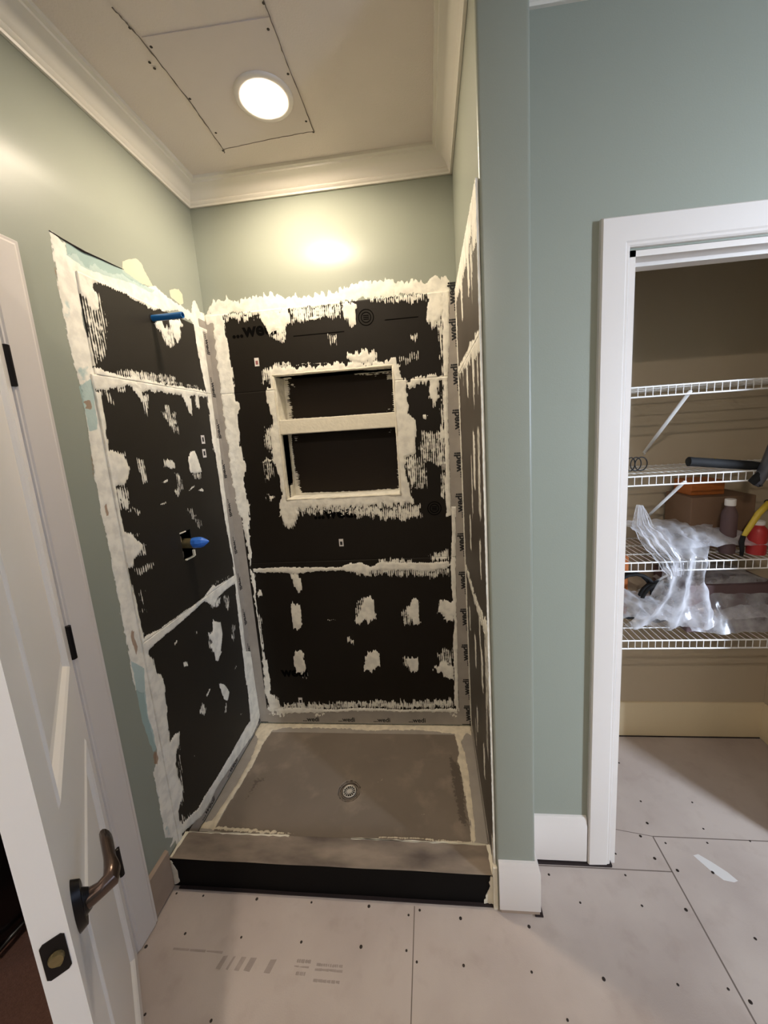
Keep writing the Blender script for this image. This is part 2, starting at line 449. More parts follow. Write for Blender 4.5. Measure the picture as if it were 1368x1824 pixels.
TR = {
 'back': [
  (1,8,25,2233,57,2255,125,2259,167,2242,223,2244,279,2251,342,2264,366,2240,431,2236,517,2234,603,2232,656,2240,710,2258,773,2257,867,2267,917,2245,1049,2241,1069,2250,1129,2246,1148,2222,1136,2176,1036,2188,914,2196,789,2198,705,2193,651,2184,555,2181,425,2181,248,2180,93,2194,20,2203),
  (0.62,14,248,2182,93,2196,99,2155,255,2146),
  (1,8,255,2186,409,2182,413,2122,377,2098,337,2088,304,2096,277,2129),
  (0.58,14,295,2107,408,2127,376,2039,332,2048),
  (0.6,14,414,2187,662,2183,656,2120,550,2129,418,2116),
  (1,8,662,2183,721,2179,717,2104,702,2091,665,2119),
  (0.55,12,665,2119,717,2104,705,2063,685,2082),
  (0.5,10,571,2068,629,2058,619,2008,582,2016),
  (0.8,6,485,2130,524,2142,583,2136,528,2124),
  (0.62,14,779,2203,1044,2190,1042,2152,973,2154,788,2179),
  (1,8,1047,2204,1109,2193,1112,2131,1096,2065,1065,2058,1040,2065),
  (0.6,10,1040,2070,1096,2070,1079,2036,1049,2045),
  (0.55,10,949,2020,991,2021,994,1991,958,1994),
  (1,8,657,1942,670,1965,708,1972,761,1966,791,1945,790,1923,682,1924),
  (0.6,10,730,1977,793,1971,813,1941,805,1917,758,1926),
  (0.5,10,898,1944,1002,1946,1000,1906,900,1904),
  (1,8,932,1825,996,1833,1111,1831,1110,1804,995,1803,936,1799),
  (1,7,1039,1837,1058,1846,1078,1834,1074,1737,1054,1713,1032,1740),
  (0.6,8,1034,1740,1074,1737,1057,1676,1042,1693),
  (1,7,43,2201,98,2194,98,2135,100,2021,105,1916,98,1809,122,1764,101,1721,94,1588,110,1485,88,1394,102,1222,41,1225,28,1432,30,1660,31,1900,35,2068),
  (1,6,1109,2193,1139,2190,1134,1994,1119,1816,1112,1588,1111,1373,1108,1177,1086,1178,1091,1483,1099,1797,1106,1996),
  (1,7,45,1283,104,1280,77,1079,86,1022,64,953,81,906,70,727,75,580,77,455,94,379,84,237,118,198,130,139,72,119,54,224,68,531,61,800,63,1080),
  (1,6,1111,1232,1132,1231,1120,909,1113,567,1106,204,1106,128,1083,166,1091,327,1090,520,1102,614,1097,797,1096,932,1108,1073),
  (0.6,14,1064,2155,1115,2150,1087,1263,1060,1264,1069,1591,1089,1798,1083,1998),
  (1,8,281,1921,304,1931,483,1926,889,1920,899,1902,901,1848,929,1834,933,1762,929,1690,954,1649,962,1603,955,1494,902,1479,900,1409,915,1300,932,1278,931,1250,711,1246,356,1253,335,1236,326,1212,256,1215,256,1258,280,1314,277,1419,252,1506,256,1590,251,1650,280,1683,262,1760,253,1819,263,1844,281,1846,279,1885),
  (0.6,16,249,1927,319,1955,391,1955,412,1925,282,1902,258,1858,235,1871),
  (0.55,14,228,1663,266,1672,261,1530,216,1569),
  (0.6,16,357,1260,749,1254,746,1217,585,1215,352,1211),
  (0.55,20,712,1249,971,1249,977,1183,708,1195),
  (0.6,20,356,1257,973,1239,970,1175,886,1163,611,1197,351,1219),
  (1,8,252,1273,351,1268,347,1225,315,1171,299,1147,284,1161,262,1218),
  (0.55,14,351,1268,362,1213,309,1140,268,1173),
  (0.62,14,901,1474,955,1494,968,1405,926,1288,903,1409),
  (0.7,8,182,1498,235,1519,249,1506,212,1490),
  (0.5,14,187,1492,252,1506,263,1438,207,1398),
  (0.8,8,204,1342,217,1345,238,1309,221,1304),
  (0.6,8,181,1319,200,1318,197,1293),
  (0.8,6,994,1666,1015,1670,1014,1645,998,1646),
  (0.5,20,964,1545,1011,1577,1000,1374,968,1405),
  (0.52,20,984,1597,1090,1590,1091,1407,986,1435,968,1512),
  (0.8,7,1059,1592,1101,1589,1099,1547,1067,1554),
  (0.7,7,988,1580,1037,1585,1030,1556,993,1564),
  (0.7,6,992,1660,1020,1670,1025,1662,997,1654),
  (0.5,14,933,1470,1000,1488,1013,1311,946,1315),
  (0.75,4,413,1939,473,1943,573,1935,572,1930,490,1938,419,1935),
  (0.58,14,981,991,1097,1019,1095,948,1000,955),
  (1,6,78,946,265,949,322,945,456,943,545,940,591,957,657,957,699,935,755,963,851,953,979,949,1084,951,1096,932,1072,915,977,906,870,914,763,920,697,917,674,894,642,906,544,922,432,923,318,913,205,921,78,925),
  (0.55,14,589,936,1093,921,1091,871,868,871,597,896),
  (0.6,10,735,982,906,971,904,943,733,954),
  (1,7,264,921,312,913,328,875,335,817,315,803,289,853),
  (1,7,261,747,277,752,308,739,308,674,300,602,256,600,256,663),
  (1,7,659,776,682,782,699,761,701,703,709,655,671,638,649,650,619,627,588,636,594,663,625,704,645,745),
  (0.5,10,608,763,664,774,636,692,594,657,586,705),
  (1,7,896,757,926,758,929,687,930,630,892,626,883,664,861,674,880,711),
  (0.52,12,825,700,892,722,884,593,842,618),
  (1,8,1035,742,1102,746,1104,660,1082,631,1055,638,1040,667,1014,685,1031,708),
  (1,7,254,482,293,486,296,441,306,410,293,353,245,356,239,410),
  (0.5,10,258,366,316,353,312,309,266,328),
  (1,7,647,473,682,485,703,463,709,404,685,377,649,352,614,350,622,408),
  (1,7,842,435,876,450,906,435,913,401,899,358,865,358,856,389),
  (0.5,10,819,438,859,450,860,364,828,389),
  (1,8,1030,434,1056,400,1088,388,1088,309,1047,321,1021,352,977,370,1017,394),
  (0.5,14,999,473,1092,496,1091,376,1017,400),
  (0.6,8,531,550,579,552,578,507,536,514),
  (0.65,5,438,657,491,656,491,646,439,647),
  (0.9,7,79,817,106,828,115,804,89,785),
  (0.55,14,71,739,90,654,83,455,59,456),
  (0.9,7,56,430,91,424,93,373,67,379),
  (0.6,12,127,165,1086,197,1084,141,122,126),
  (0.55,16,78,250,131,198,147,133,87,145),
  (1,5,110,130,258,140,377,128,592,139,823,132,1084,141,1106,122,822,118,590,123,351,111,107,103),
  (0.7,16,56,145,160,133,203,80,40,65),
  (0.7,12,269,134,413,122,396,76,313,88),
  (0.7,12,1028,140,1117,141,1104,77,1026,89)],
 'left': [
  (1,8,-735,2208,-721,2206,-689,2199,-691,2165,-657,2177,-638,2152,-598,2176,-576,2165,-529,2176,-484,2193,-456,2187,-426,2184,-395,2184,-321,2210,-278,2198,-222,2185,-137,2182,-102,2172,-81,2230,-59,2237,-34,2202,-40,2136,-41,2005,-41,1856,-41,1703,-49,1572,-92,1574,-79,1770,-84,1844,-93,1923,-105,2050,-102,2134,-124,2142,-176,2134,-180,2162,-361,2112,-426,2118,-485,2124,-541,2123,-573,2122,-607,2119,-627,2110,-627,2096,-610,2082,-617,2036,-643,2024,-664,2057,-683,2081,-674,2052,-681,1980,-671,1926,-668,1858,-686,1846,-696,1786,-677,1778,-667,1784,-670,1688,-680,1601,-739,1604,-734,1676,-731,1792,-737,1847,-742,1919,-741,1982,-743,2051,-738,2130),
  (0.5,18,-673,2057,-599,2091,-587,2005,-603,1905,-662,1859,-673,1916,-681,1980),
  (1,8,-687,1853,-652,1852,-603,1846,-550,1837,-519,1849,-458,1844,-353,1840,-253,1840,-87,1842,-81,1815,-194,1809,-313,1806,-450,1805,-491,1801,-557,1809,-607,1801,-654,1788,-697,1784),
  (0.6,12,-601,1854,-528,1870,-348,1861,-134,1857,-137,1846,-443,1837,-591,1840),
  (0.58,14,-670,1786,-634,1793,-619,1747,-628,1736,-650,1750),
  (0.6,10,-606,1804,-557,1809,-562,1787,-603,1785),
  (0.95,8,-538,1811,-491,1802,-483,1763,-503,1767,-519,1783),
  (0.58,12,-518,1788,-451,1801,-479,1698,-494,1721,-509,1761),
  (0.95,7,-276,1831,-241,1825,-202,1797,-213,1724,-230,1733,-251,1780),
  (0.7,10,-180,1841,-141,1831,-148,1751,-177,1757),
  (0.95,7,-370,2070,-323,2084,-311,2060,-318,2027,-341,2046,-363,2050),
  (0.58,12,-350,2050,-254,2093,-255,2004,-290,1984,-324,2001),
  (0.97,7,-271,2105,-201,2121,-185,2099,-209,2089,-211,2046,-241,2021,-260,2048,-276,2062),
  (0.55,10,-389,1770,-342,1767,-355,1715,-388,1732),
  (0.5,12,-414,1737,-310,1736,-325,1630,-375,1669),
  (0.55,10,-528,1870,-285,1882,-291,1855,-526,1849),
  (1,8,-737,1638,-672,1636,-678,1598,-649,1585,-620,1576,-608,1530,-621,1504,-642,1481,-678,1483,-677,1462,-678,1413,-678,1369,-677,1327,-644,1304,-605,1260,-625,1239,-654,1228,-669,1202,-691,1204,-687,1145,-681,1077,-679,1004,-677,951,-665,916,-672,889,-657,848,-652,799,-640,741,-748,820,-744,928,-744,1045,-743,1180,-741,1304,-745,1395,-741,1538),
  (0.58,12,-678,1598,-611,1589,-616,1564,-670,1579),
  (0.6,12,-684,1487,-626,1476,-637,1394,-677,1402),
  (0.62,12,-572,1570,-536,1558,-531,1475,-565,1468,-572,1521),
  (1,6,-269,1570,-235,1572,-220,1535,-206,1479,-247,1474,-290,1488,-288,1540),
  (0.55,10,-290,1488,-206,1479,-219,1440,-264,1453),
  (0.7,8,-443,1545,-407,1554,-373,1533,-376,1504,-413,1511,-439,1520),
  (0.48,16,-392,1515,-350,1484,-337,1407,-398,1410),
  (0.45,20,-377,1373,-298,1337,-239,1235,-300,1236),
  (0.75,6,-465,1467,-429,1474,-429,1464,-458,1459),
  (0.65,8,-416,1427,-371,1440,-369,1406,-383,1388),
  (0.8,4,-316,1412,-274,1427,-271,1421,-309,1408),
  (0.75,4,-259,1403,-221,1407,-210,1393,-220,1388),
  (0.7,5,-497,1388,-461,1389,-460,1381,-494,1381),
  (0.55,10,-653,1389,-626,1411,-589,1378,-602,1357,-625,1385,-641,1377),
  (0.52,18,-644,1304,-585,1263,-595,1217,-634,1218),
  (0.5,12,-667,1201,-560,1193,-576,1161,-661,1164),
  (0.42,20,-671,1120,-629,1108,-635,1012,-676,1033),
  (0.55,12,-677,1327,-613,1310,-617,1290,-670,1311),
  (1,6,-686,944,-664,953,-610,941,-521,940,-471,940,-386,936,-320,939,-279,952,-244,960,-227,945,-65,935,-54,894,-161,896,-228,889,-268,864,-299,895,-324,920,-414,913,-520,905,-611,903,-662,898,-678,893),
  (0.58,14,-320,912,-193,885,-219,840,-282,862),
  (0.5,14,-308,961,-255,969,-85,950,-120,938),
  (0.5,12,-185,890,-119,852,-155,774,-182,813),
  (0.48,12,-146,717,-104,695,-143,609,-171,653),
  (1,6,-287,813,-272,793,-234,771,-231,709,-261,647,-292,609,-310,620,-312,663,-333,711,-311,719,-331,758,-301,761),
  (0.5,10,-335,780,-291,771,-320,659,-350,718),
  (0.75,4,-548,844,-529,855,-519,847,-540,837),
  (0.6,6,-415,826,-400,823,-401,806,-415,810),
  (0.7,5,-512,751,-489,738,-486,714,-511,726),
  (0.6,5,-186,494,-152,499,-149,486,-176,481),
  (1,6,-82,1626,-30,1625,-37,1482,-44,1302,-51,1119,-45,916,-45,709,-53,509,-55,314,-94,342,-82,573,-79,726,-68,882,-59,1018,-80,1268,-78,1446),
  (1,8,-737,936,-679,900,-674,875,-658,856,-653,828,-659,802,-639,785,-627,759,-629,715,-634,681,-633,642,-639,611,-644,557,-648,513,-629,519,-595,507,-605,467,-627,444,-639,412,-637,367,-636,340,-625,291,-635,257,-657,243,-665,234,-671,196,-656,152,-703,146,-740,201,-741,244,-738,378,-738,476,-719,486,-708,533,-717,620,-721,690,-715,768,-746,802,-741,872),
  (0.55,16,-598,516,-660,240,-637,214,-612,315),
  (0.5,18,-667,229,-601,140,-667,159),
  (1,6,-89,532,-8,481,-8,329,-2,195,7,100,-28,67,-75,55,-109,51,-214,64,-334,78,-429,87,-498,76,-560,77,-673,134,-735,144,-699,161,-657,166,-567,127,-525,135,-441,129,-280,134,-147,144,-102,138,-94,225,-84,350),
  (0.75,4,-513,750,-492,736,-492,717,-512,729),
  (1,5,-312,509,-275,477,-245,417,-267,385,-289,406,-306,452),
  (0.7,5,-382,536,-376,526,-405,512,-413,523),
  (0.6,8,-475,495,-438,516,-421,475,-430,451,-448,445),
  (0.6,4,-288,394,-274,383,-292,337,-304,351),
  (0.6,4,-188,245,-160,237,-158,229,-180,235),
  (0.55,5,-537,361,-525,353,-533,334,-541,345),
  (0.55,6,-188,494,-156,500,-152,486,-177,481),
  (0.9,4,-309,669,-253,634,-274,625,-300,614,-305,642)],
 'teal': [
  (1,3,-689,2200,-638,2200,-574,2200,-480,2209,-393,2192,-325,2194,-347,2175,-444,2175,-572,2154,-644,2149,-694,2161),
  (1,5,-737,1789,-692,1816,-687,1787,-695,1737,-695,1697,-703,1662,-733,1656,-733,1701,-735,1734),
  (0.6,10,-737,1847,-688,1860,-692,1816,-737,1789),
  (0.5,10,-743,2051,-705,2055,-717,1961,-741,1946),
  (0.4,10,-735,2199,-689,2200,-700,2159,-733,2141),
  (1,5,-743,909,-697,847,-709,763,-717,677,-708,613,-707,537,-722,534,-730,577,-743,677,-743,789,-742,862),
  (0.4,14,-737,1638,-700,1637,-716,1510,-722,1347,-739,1352,-741,1538),
  (0.6,10,-741,244,-717,236,-702,151,-740,201)],
 'brown': [
  (1,2,-733,1745,-719,1752,-707,1751,-705,1731,-714,1719,-732,1725,-725,1735),
  (1,2,-726,1434,-718,1434,-721,1417,-719,1395,-730,1393,-729,1413,-731,1424),
  (1,2,-719,1001,-709,992,-712,968,-705,934,-716,908,-722,926,-724,958,-727,977),
  (1,3,-718,542,-709,527,-707,497,-717,484,-728,498,-726,527),
  (0.7,3,-743,2111,-736,2116,-740,2044,-742,1999,-746,1998,-746,2050),
  (0.6,3,-741,1608,-734,1603,-737,1538,-746,1504,-754,1510),
  (0.6,3,-745,1411,-742,1400,-739,1352,-744,1351)],
 'cream': [
  (1,4,-472,2236,-440,2257,-404,2274,-379,2269,-365,2243,-348,2224,-333,2204,-367,2196,-425,2190,-469,2193,-483,2201),
  (1,4,-235,2225,-203,2242,-170,2250,-151,2237,-153,2200,-174,2187,-200,2192,-234,2200)],
 'pan': [
  (1,8,-14,14,92,24,556,14,873,27,1166,19,1165,-70,1136,-52,1109,-108,1122,-193,1126,-256,1127,-397,1127,-505,1125,-586,1108,-576,1108,-495,1099,-397,1095,-302,1079,-226,1091,-160,1076,-62,875,-34,661,-45,406,-30,134,-38,92,-55,80,-120,83,-260,75,-376,66,-484,66,-563,310,-571,408,-576,315,-581,-3,-574,-13,-548,34,-541,42,-466,54,-362,56,-236,36,-111,-6,-73),
  (0.7,4,746,-573,893,-571,1177,-581,1175,-591,893,-580,747,-581),
  (0.5,20,1076,-178,1172,-175,1150,-458,1103,-460),
  (0.5,8,884,-497,931,-460,943,-471,897,-508),
  (0.45,10,689,-342,737,-305,747,-326,703,-349)],
 'pandark': [
  (0.8,60,1035,-162,1096,-257,1101,-529,1064,-508,1049,-373),
  (0.6,50,109,-330,201,-312,157,-429,124,-495)],
}
TR['back'].append((1, 8, -5, 2150, 60, 2150, 70, 2205, -5, 2200))
TR['left'].append((1, 8, -70, 2115, 5, 2110, 5, 2205, -30, 2200))
TR['left'].append((1, 6, -700, 45, -672, 45, -672, 250, -690, 300, -700, 300))
# ------------------------------------------------------------------ room shell
W = 1.1707; X2 = 1.2937; YE = -.7583; YW = -.6016
XR = 3.6; YR = -3.6           # right and rear wall
DY0, DY1, DZ = -.938, -1.655, 2.045   # doorway in the left wall
CX0, CX1, CZ = 1.599, 2.352, 2.045    # closet doorway
NX0, NX1 = .305, .868
NZ = [(1.302, 1.621), (1.687, 1.895)]
VH = (-.412, -.347, 1.135, 1.25)      # cut-out round the shower valve

# left wall
U = axis_(YR, .1, .006, (-1.66, DY1, DY0, -.86, 0, VH[0], VH[1])); U = np.concatenate([np.array([YR, DY1, DY0, -.9]), axis_(-.86, 0, .006, VH[:2]), [.1]])
Vv = np.concatenate([axis_(0, 2.32, .006, (DZ, VH[2], VH[3])), [CEIL]])
A = {k: raster(TR[k2], U, Vv, .35 if k == 'm' else .25) for k, k2 in (('m', 'left'), ('teal', 'teal'), ('brown', 'brown'), ('cream', 'cream'))}
wl = grid('wall_left', U, Vv, lambda u, v: (0*u, u, v), (1, 0, 0), .11, A, M['wall_left'],
          keep=cellmask(U, Vv, [(DY1, DY0, 0, DZ), VH]), disp=lump(A['m'], .0015))
tag(wl, kind='structure')
# back wall of the shower
U = np.concatenate([[-.11], axis_(0, W, .006, (NX0, NX1)), [W+.04]]); Vv = np.concatenate([axis_(0, 2.32, .006, (NZ[0][0], NZ[1][1])), [CEIL]])
A = {'m': raster(TR['back'], U, Vv)}
wb = grid('wall_back', U, Vv, lambda u, v: (u, 0*u, v), (0, -1, 0), .15, A, M['wall_back'],
          keep=cellmask(U, Vv, [(NX0, NX1, NZ[0][0], NZ[1][1])]), disp=lump(A['m'], .0015))
tag(wb, kind='structure')
# partition between shower and closet
MB().box((W+.001, YE, 0), (X2, .0, CEIL), bevel=.009, seg=3).build('wall_partition', M['sage'], smooth=True, autosmooth=40)['kind'] = 'structure'
# closet front wall with doorway, closet inner walls
wc = MB(); wc.box((X2-.02, YW, 0), (CX0, -.485, CEIL)); wc.box((CX1, YW, 0), (XR, -.485, CEIL)); wc.box((CX0, YW, CZ), (CX1, -.485, CEIL))
tag(wc.build('wall_closet_front', M['sage']), kind='structure')
tag(MB().box((X2, 0, 0), (2.65, .1, CEIL)).build('wall_closet_back', M['beige']), kind='structure')
tag(MB().box((2.575, -.484, 0), (2.65, -.001, CEIL)).build('wall_closet_right', M['beige']), kind='structure')
tag(MB().box((X2, -.484, 0), (X2+.012, -.001, CEIL)).build('wall_closet_left', M['beige']), kind='structure')
# right wall with the window opening, rear wall
wr = MB(); wy0, wy1, wz0, wz1 = -2.6, -1.9, 1.05, 2.2
wr.box((XR, YR, 0), (XR+.1, wy0, CEIL)); wr.box((XR, wy1, 0), (XR+.1, YW, CEIL)); wr.box((XR, wy0, 0), (XR+.1, wy1, wz0)); wr.box((XR, wy0, wz1), (XR+.1, wy1, CEIL))
tag(wr.build('wall_right', M['sage']), kind='structure')
tag(MB().box((0, YR-.1, 0), (XR, YR, CEIL)).build('wall_rear', M['sage']), kind='structure')
wf = MB(); wf.sweep([(wy0, wz0), (wy1, wz0), (wy1, wz1), (wy0, wz1), (wy0, wz0)], [(-.07, 0), (0, 0), (0, .02), (-.07, .015)], lambda u, v, h: V3((XR-h, u, v)), side=1)
wf.box((XR+.03, wy0, (wz0+wz1)/2-.015), (XR+.06, wy1, (wz0+wz1)/2+.015))
tag(wf.build('window_1', M['white']), kind='structure')
# ceiling and floor
tag(MB().box((-.11, YR-.1, CEIL), (XR+.1, .15, CEIL+.06)).build('ceiling', M['ceiling']), kind='structure')
fl = MB().box((-.02, YR, -.05), (XR, .1, 0)).build('floor', M['floor']); tag(fl, kind='structure')
# the dim room beyond the doorway
hz = 2.5
tag(MB().box((-2.4, -3.2, -.05), (-.02, .3, -.004)).build('floor_carpet', M['carpet']), kind='structure')
tag(MB().box((-2.5, -3.2, -.05), (-2.4, .3, hz)).build('wall_hall_far', M['hall']), kind='structure')
tag(MB().box((-2.4, .3, -.05), (-.11, .4, hz)).build('wall_hall_back', M['hall']), kind='structure')
tag(MB().box((-2.4, -3.3, -.05), (-.11, -3.2, hz)).build('wall_hall_rear', M['hall']), kind='structure')
tag(MB().box((-2.5, -3.3, hz), (-.11, .4, hz+.05)).build('ceiling_hall', M['hall']), kind='structure')

# crown moulding
C0 = -.0805
crown = [(0, C0), (.009, C0), (.011, C0+.007), (.015, C0+.010), (.018, C0+.016), (.017, C0+.021), (.022, C0+.025), (.026, C0+.034), (.034, C0+.043), (.046, C0+.052), (.060, C0+.058), (.066, C0+.060), (.068, C0+.066), (.078, C0+.070), (.080, 0), (0, 0)]
def fz(u, v, h): return V3((u, v, CEIL+h))
cm = MB().sweep([(XR, YW), (X2, YW), (X2, YE), (W, YE), (W, 0), (0, 0), (0, YR), (XR, YR)], crown, fz, side=-1) if False else None
cm = MB().sweep([(0, YR), (0, 0), (W, 0), (W, YE), (X2, YE), (X2, YW), (XR, YW), (XR, YR)], crown, fz, side=-1)
tag(cm.build('trim_crown', M['trim'], smooth=True, autosmooth=35), kind='structure')

# baseboards
def fb(z0): return lambda u, v, h: V3((u, v, z0+h))
base = [(0, 0), (.014, 0), (.0145, .002), (.0145, .150), (.011, .156), (.010, .170), (.006, .180), (0, .182)]
b = MB().sweep([(W+.006, YE-.0), (X2, YE), (X2, YW), (1.512, YW)], [(o*1.0, h) for o, h in base], fb(.018), side=-1)
ob = b.build('baseboard_closet_wall', M['white'], smooth=True, autosmooth=35); tag(ob, kind='structure')
b = MB().sweep([(W+.010, YE), (X2, YE), (X2, YW-.02)], [(0, 0), (.012, 0), (.012, .014), (0, .014)], fb(.004), side=-1)
b.build('bare_edge', M['taupe'], ob)['label'] = 'unpainted lower edge'
tag(MB().sweep([(2.435, YW), (XR, YW)], base, fb(.012), side=-1).build('baseboard_right_of_closet', M['white']), kind='structure')
tag(MB().sweep([(X2+.012, -.001), (2.575, -.001)], base, fb(.004), side=-1).build('baseboard_closet', M['closet_trim'], smooth=True, autosmooth=35), kind='structure')
tag(MB().sweep([(2.574, -.015), (2.574, -.484)], base, fb(.004), side=-1).build('baseboard_closet_right', M['closet_trim'], smooth=True, autosmooth=35), kind='structure')
tag(MB().sweep([(0, -.844), (0, -.752)], [(0, 0), (.012, 0), (.012, .15), (.004, .156), (0, .156)], fb(.008), side=-1).build('baseboard_left', M['taupe']), kind='structure')
g = MB(); g.box((.0, -1.66, 0), (.006, -.75, .007)); g.box((.9, YE-.010, 0), (W, YE+.012, .004)) if False else None
g.build('floor_gap', M['gap'], fl)

# door casings (profile: offset outward from the opening, height off the wall)
casing = [(0, 0), (0, .010), (.004, .013), (.008, .013), (.012, .016), (.060, .019), (.072, .020), (.078, .017), (.084, .018), (.088, .012), (.088, 0)]
c = MB().sweep([(DY0+.004, 0.004), (DY0+.004, DZ-.003), (DY1-.004, DZ-.003), (DY1-.004, 0.004)], [(o, h) for o, h in casing], lambda u, v, h: V3((h, u, v)), side=-1)
tag(c.build('trim_left_door', M['white'], smooth=True, autosmooth=30), kind='structure')
casing2 = [(0, 0), (0, .010), (.004, .014), (.010, .014), (.014, .017), (.066, .019), (.074, .019), (.078, .014), (.078, 0)]
c = MB().sweep([(CX0-.005, 0.012), (CX0-.005, CZ+.006), (CX1+.005, CZ+.006), (CX1+.005, 0.012)], [(o, h) for o, h in casing2], lambda u, v, h: V3((u, YW-h, v)), side=1)
tag(c.build('trim_closet_door', M['white'], smooth=True, autosmooth=30), kind='structure')
# jambs with stops
j = MB()
j.box((CX0-.001, YW, 0), (CX0+.016, -.485, CZ)); j.box((CX1-.016, YW, 0), (CX1+.001, -.485, CZ)); j.box((CX0, YW, CZ-.016), (CX1, -.485, CZ+.001))
j.box((CX0+.016, YW+.045, 0), (CX0+.027, YW+.08, CZ-.016)); j.box((CX1-.027, YW+.045, 0), (CX1-.016, YW+.08, CZ-.016)); j.box((CX0+.016, YW+.045, CZ-.027), (CX1-.016, YW+.08, CZ-.016))
jo = j.build('trim_closet_jamb', M['white']); tag(jo, kind='structure')
MB().box((CX0+.015, YW+.008, .93), (CX0+.0175, YW+.040, 1.0), bevel=.0008).build('strike_plate', M['black'], jo)['label'] = 'black strike plate'
j = MB()
j.box((-.11, DY0-.016, 0), (0, DY0+.001, DZ)); j.box((-.11, DY1-.001, 0), (0, DY1+.016, DZ)); j.box((-.11, DY1, DZ-.016), (0, DY0, DZ+.001))
j.box((-.075, DY0-.027, 0), (-.04, DY0-.016, DZ-.016)); j.box((-.075, DY1+.016, 0), (-.04, DY1+.027, DZ-.016))
tag(j.build('trim_left_jamb', M['white']), kind='structure')

# ------------------------------------------------------------------ the open door
def make_door():
    H = V3((.012, -.935, 0)); d = V3((.70145, -.71272, 0)); n = V3((.71272, .70145, 0))
    wd, th, z0, z1 = .71, .035, .012, 2.03
    def F(s, z, k=0): return H+d*s+n*k+V3((0, 0, z))
    m = MB(); bm = m.bm
    P = [(.11, .60, .13, .86), (.11, .60, 1.06, 1.90)]
    S = [0.002, .11, .60, wd]; Z = [z0, .13, .86, 1.06, 1.90, z1]
    for k, sg in ((0, 1), (-th, -1)):
        for i in range(3):
            for jz in range(5):
                if i == 1 and jz in (1, 3): continue
                vs_ = [bm.verts.new(F(s, z, k)) for s, z in ((S[i], Z[jz]), (S[i+1], Z[jz]), (S[i+1], Z[jz+1]), (S[i], Z[jz+1]))]
                bm.faces.new(vs_)
        for a, b_, c_, e in P:   # nested rings: bead, cove, field and raised centre
            rings = [(0, 0), (.006, .003), (.012, -.001), (.020, -.009), (.034, -.011), (.060, -.004)]
            prev = None
            for ins, dep in rings:
                cur = [bm.verts.new(F(s, z, k+sg*dep)) for s, z in ((a+ins, c_+ins), (b_-ins, c_+ins), (b_-ins, e-ins), (a+ins, e-ins))]
                if prev:
                    for q in range(4): bm.faces.new((prev[q], prev[(q+1) % 4], cur[(q+1) % 4], cur[q]))
                prev = cur
            bm.faces.new(prev)
    for (s0, za, s1, zb) in ((S[0], z0, S[0], z1), (wd, z0, wd, z1), (S[0], z0, wd, z0), (S[0], z1, wd, z1)):
        bm.faces.new([bm.verts.new(v) for v in (F(s0, za), F(s1, zb), F(s1, zb, -th), F(s0, za, -th))])
    bmesh.ops.remove_doubles(bm, verts=bm.verts, dist=.0003)
    leaf = m.build('door_1', M['door']); tag(leaf, kind='structure')
    # hinges
    for zc in (1.815, 1.082, .352):
        hb = MB(); p = H+n*.004-d*.004
        hb.tube([p+V3((0, 0, zc-.05)), p+V3((0, 0, zc-.048)), p+V3((0, 0, zc+.048)), p+V3((0, 0, zc+.05))], [.005, .0085, .0085, .005], 12)
        hb.merge(box_bm((-.001, -.02, zc-.045), (.002, .004, zc+.045)), Matrix.Translation((.006, -.925, 0)))
        hb.build('hinge', M['black'], leaf)['label'] = 'black hinge'
    # latch plate on the leading edge
    e = H+d*wd; zc = .94
    lp = MB(); cc = [(-.0125, -.029), (.0125, -.029), (.0125, .029), (-.0125, .029)]
    def E(u, v, k): return e+n*(-th/2+u)+d*k+V3((0, 0, zc+v))
    oct_ = [(-.009, -.029), (.009, -.029), (.0125, -.025), (.0125, .025), (.009, .029), (-.009, .029), (-.0125, .025), (-.0125, -.025)]
    lp.prism(oct_, lambda u, v: E(u, v, -.001), lambda u, v: E(u, v, .0015))
    lpo = lp.build('latch_plate', M['black'], leaf); lpo['label'] = 'black latch plate'
    lb = MB(); circ = [(.0095*math.cos(t*math.pi/8), .0115*math.sin(t*math.pi/8)-.002) for t in range(16)]
    lb.prism(circ, lambda u, v: E(u, v, 0), lambda u, v: E(u*.8, v*.85, .007 if u > 0 else .004))
    lb.build('latch_bolt', M['brass'], lpo)['label'] = 'worn brass latch bolt'
    # lever handle
    hc = H+d*.646+V3((0, 0, .93))
    rs = MB(); el = [(.021*math.cos(t*math.pi/16), .044*math.sin(t*math.pi/16)) for t in range(32)]
    rs.prism(el, lambda u, v: hc+d*u+n*0+V3((0, 0, v)), lambda u, v: hc+d*u*.82+n*.010+V3((0, 0, v*.86)))
    rs.prism([(u*.62, v*.55) for u, v in el], lambda u, v: hc+d*u+n*.009+V3((0, 0, v)), lambda u, v: hc+d*u*.7+n*.018+V3((0, 0, v*.7)))
    hd = rs.build('handle', M['black'], leaf, smooth=True, autosmooth=40)
    lv = MB()
    p0 = hc+n*.014; p1 = hc+n*.030+V3((0, 0, .002)); p2 = hc+n*.043-d*.004+V3((0, 0, .004))
    p3 = hc+n*.046-d*.018+V3((0, 0, .006)); p4 = hc+n*.044-d*.042+V3((0, 0, .006)); p5 = hc+n*.042-d*.070+V3((0, 0, .003)); p6 = hc+n*.040-d*.094+V3((0, 0, .000)); p7 = hc+n*.039-d*.100
    lv.tube([p0, p1, p2, p3, p4, p5, p6, p7], [(.013, .014), (.010, .012), (.012, .014), (.011, .014), (.008, .012), (.008, .015), (.008, .019), (.004, .013)], 14)
    lv.build('lever', M['bronze'], hd, smooth=True, autosmooth=50)['label'] = 'dark bronze curved lever'
    return leaf
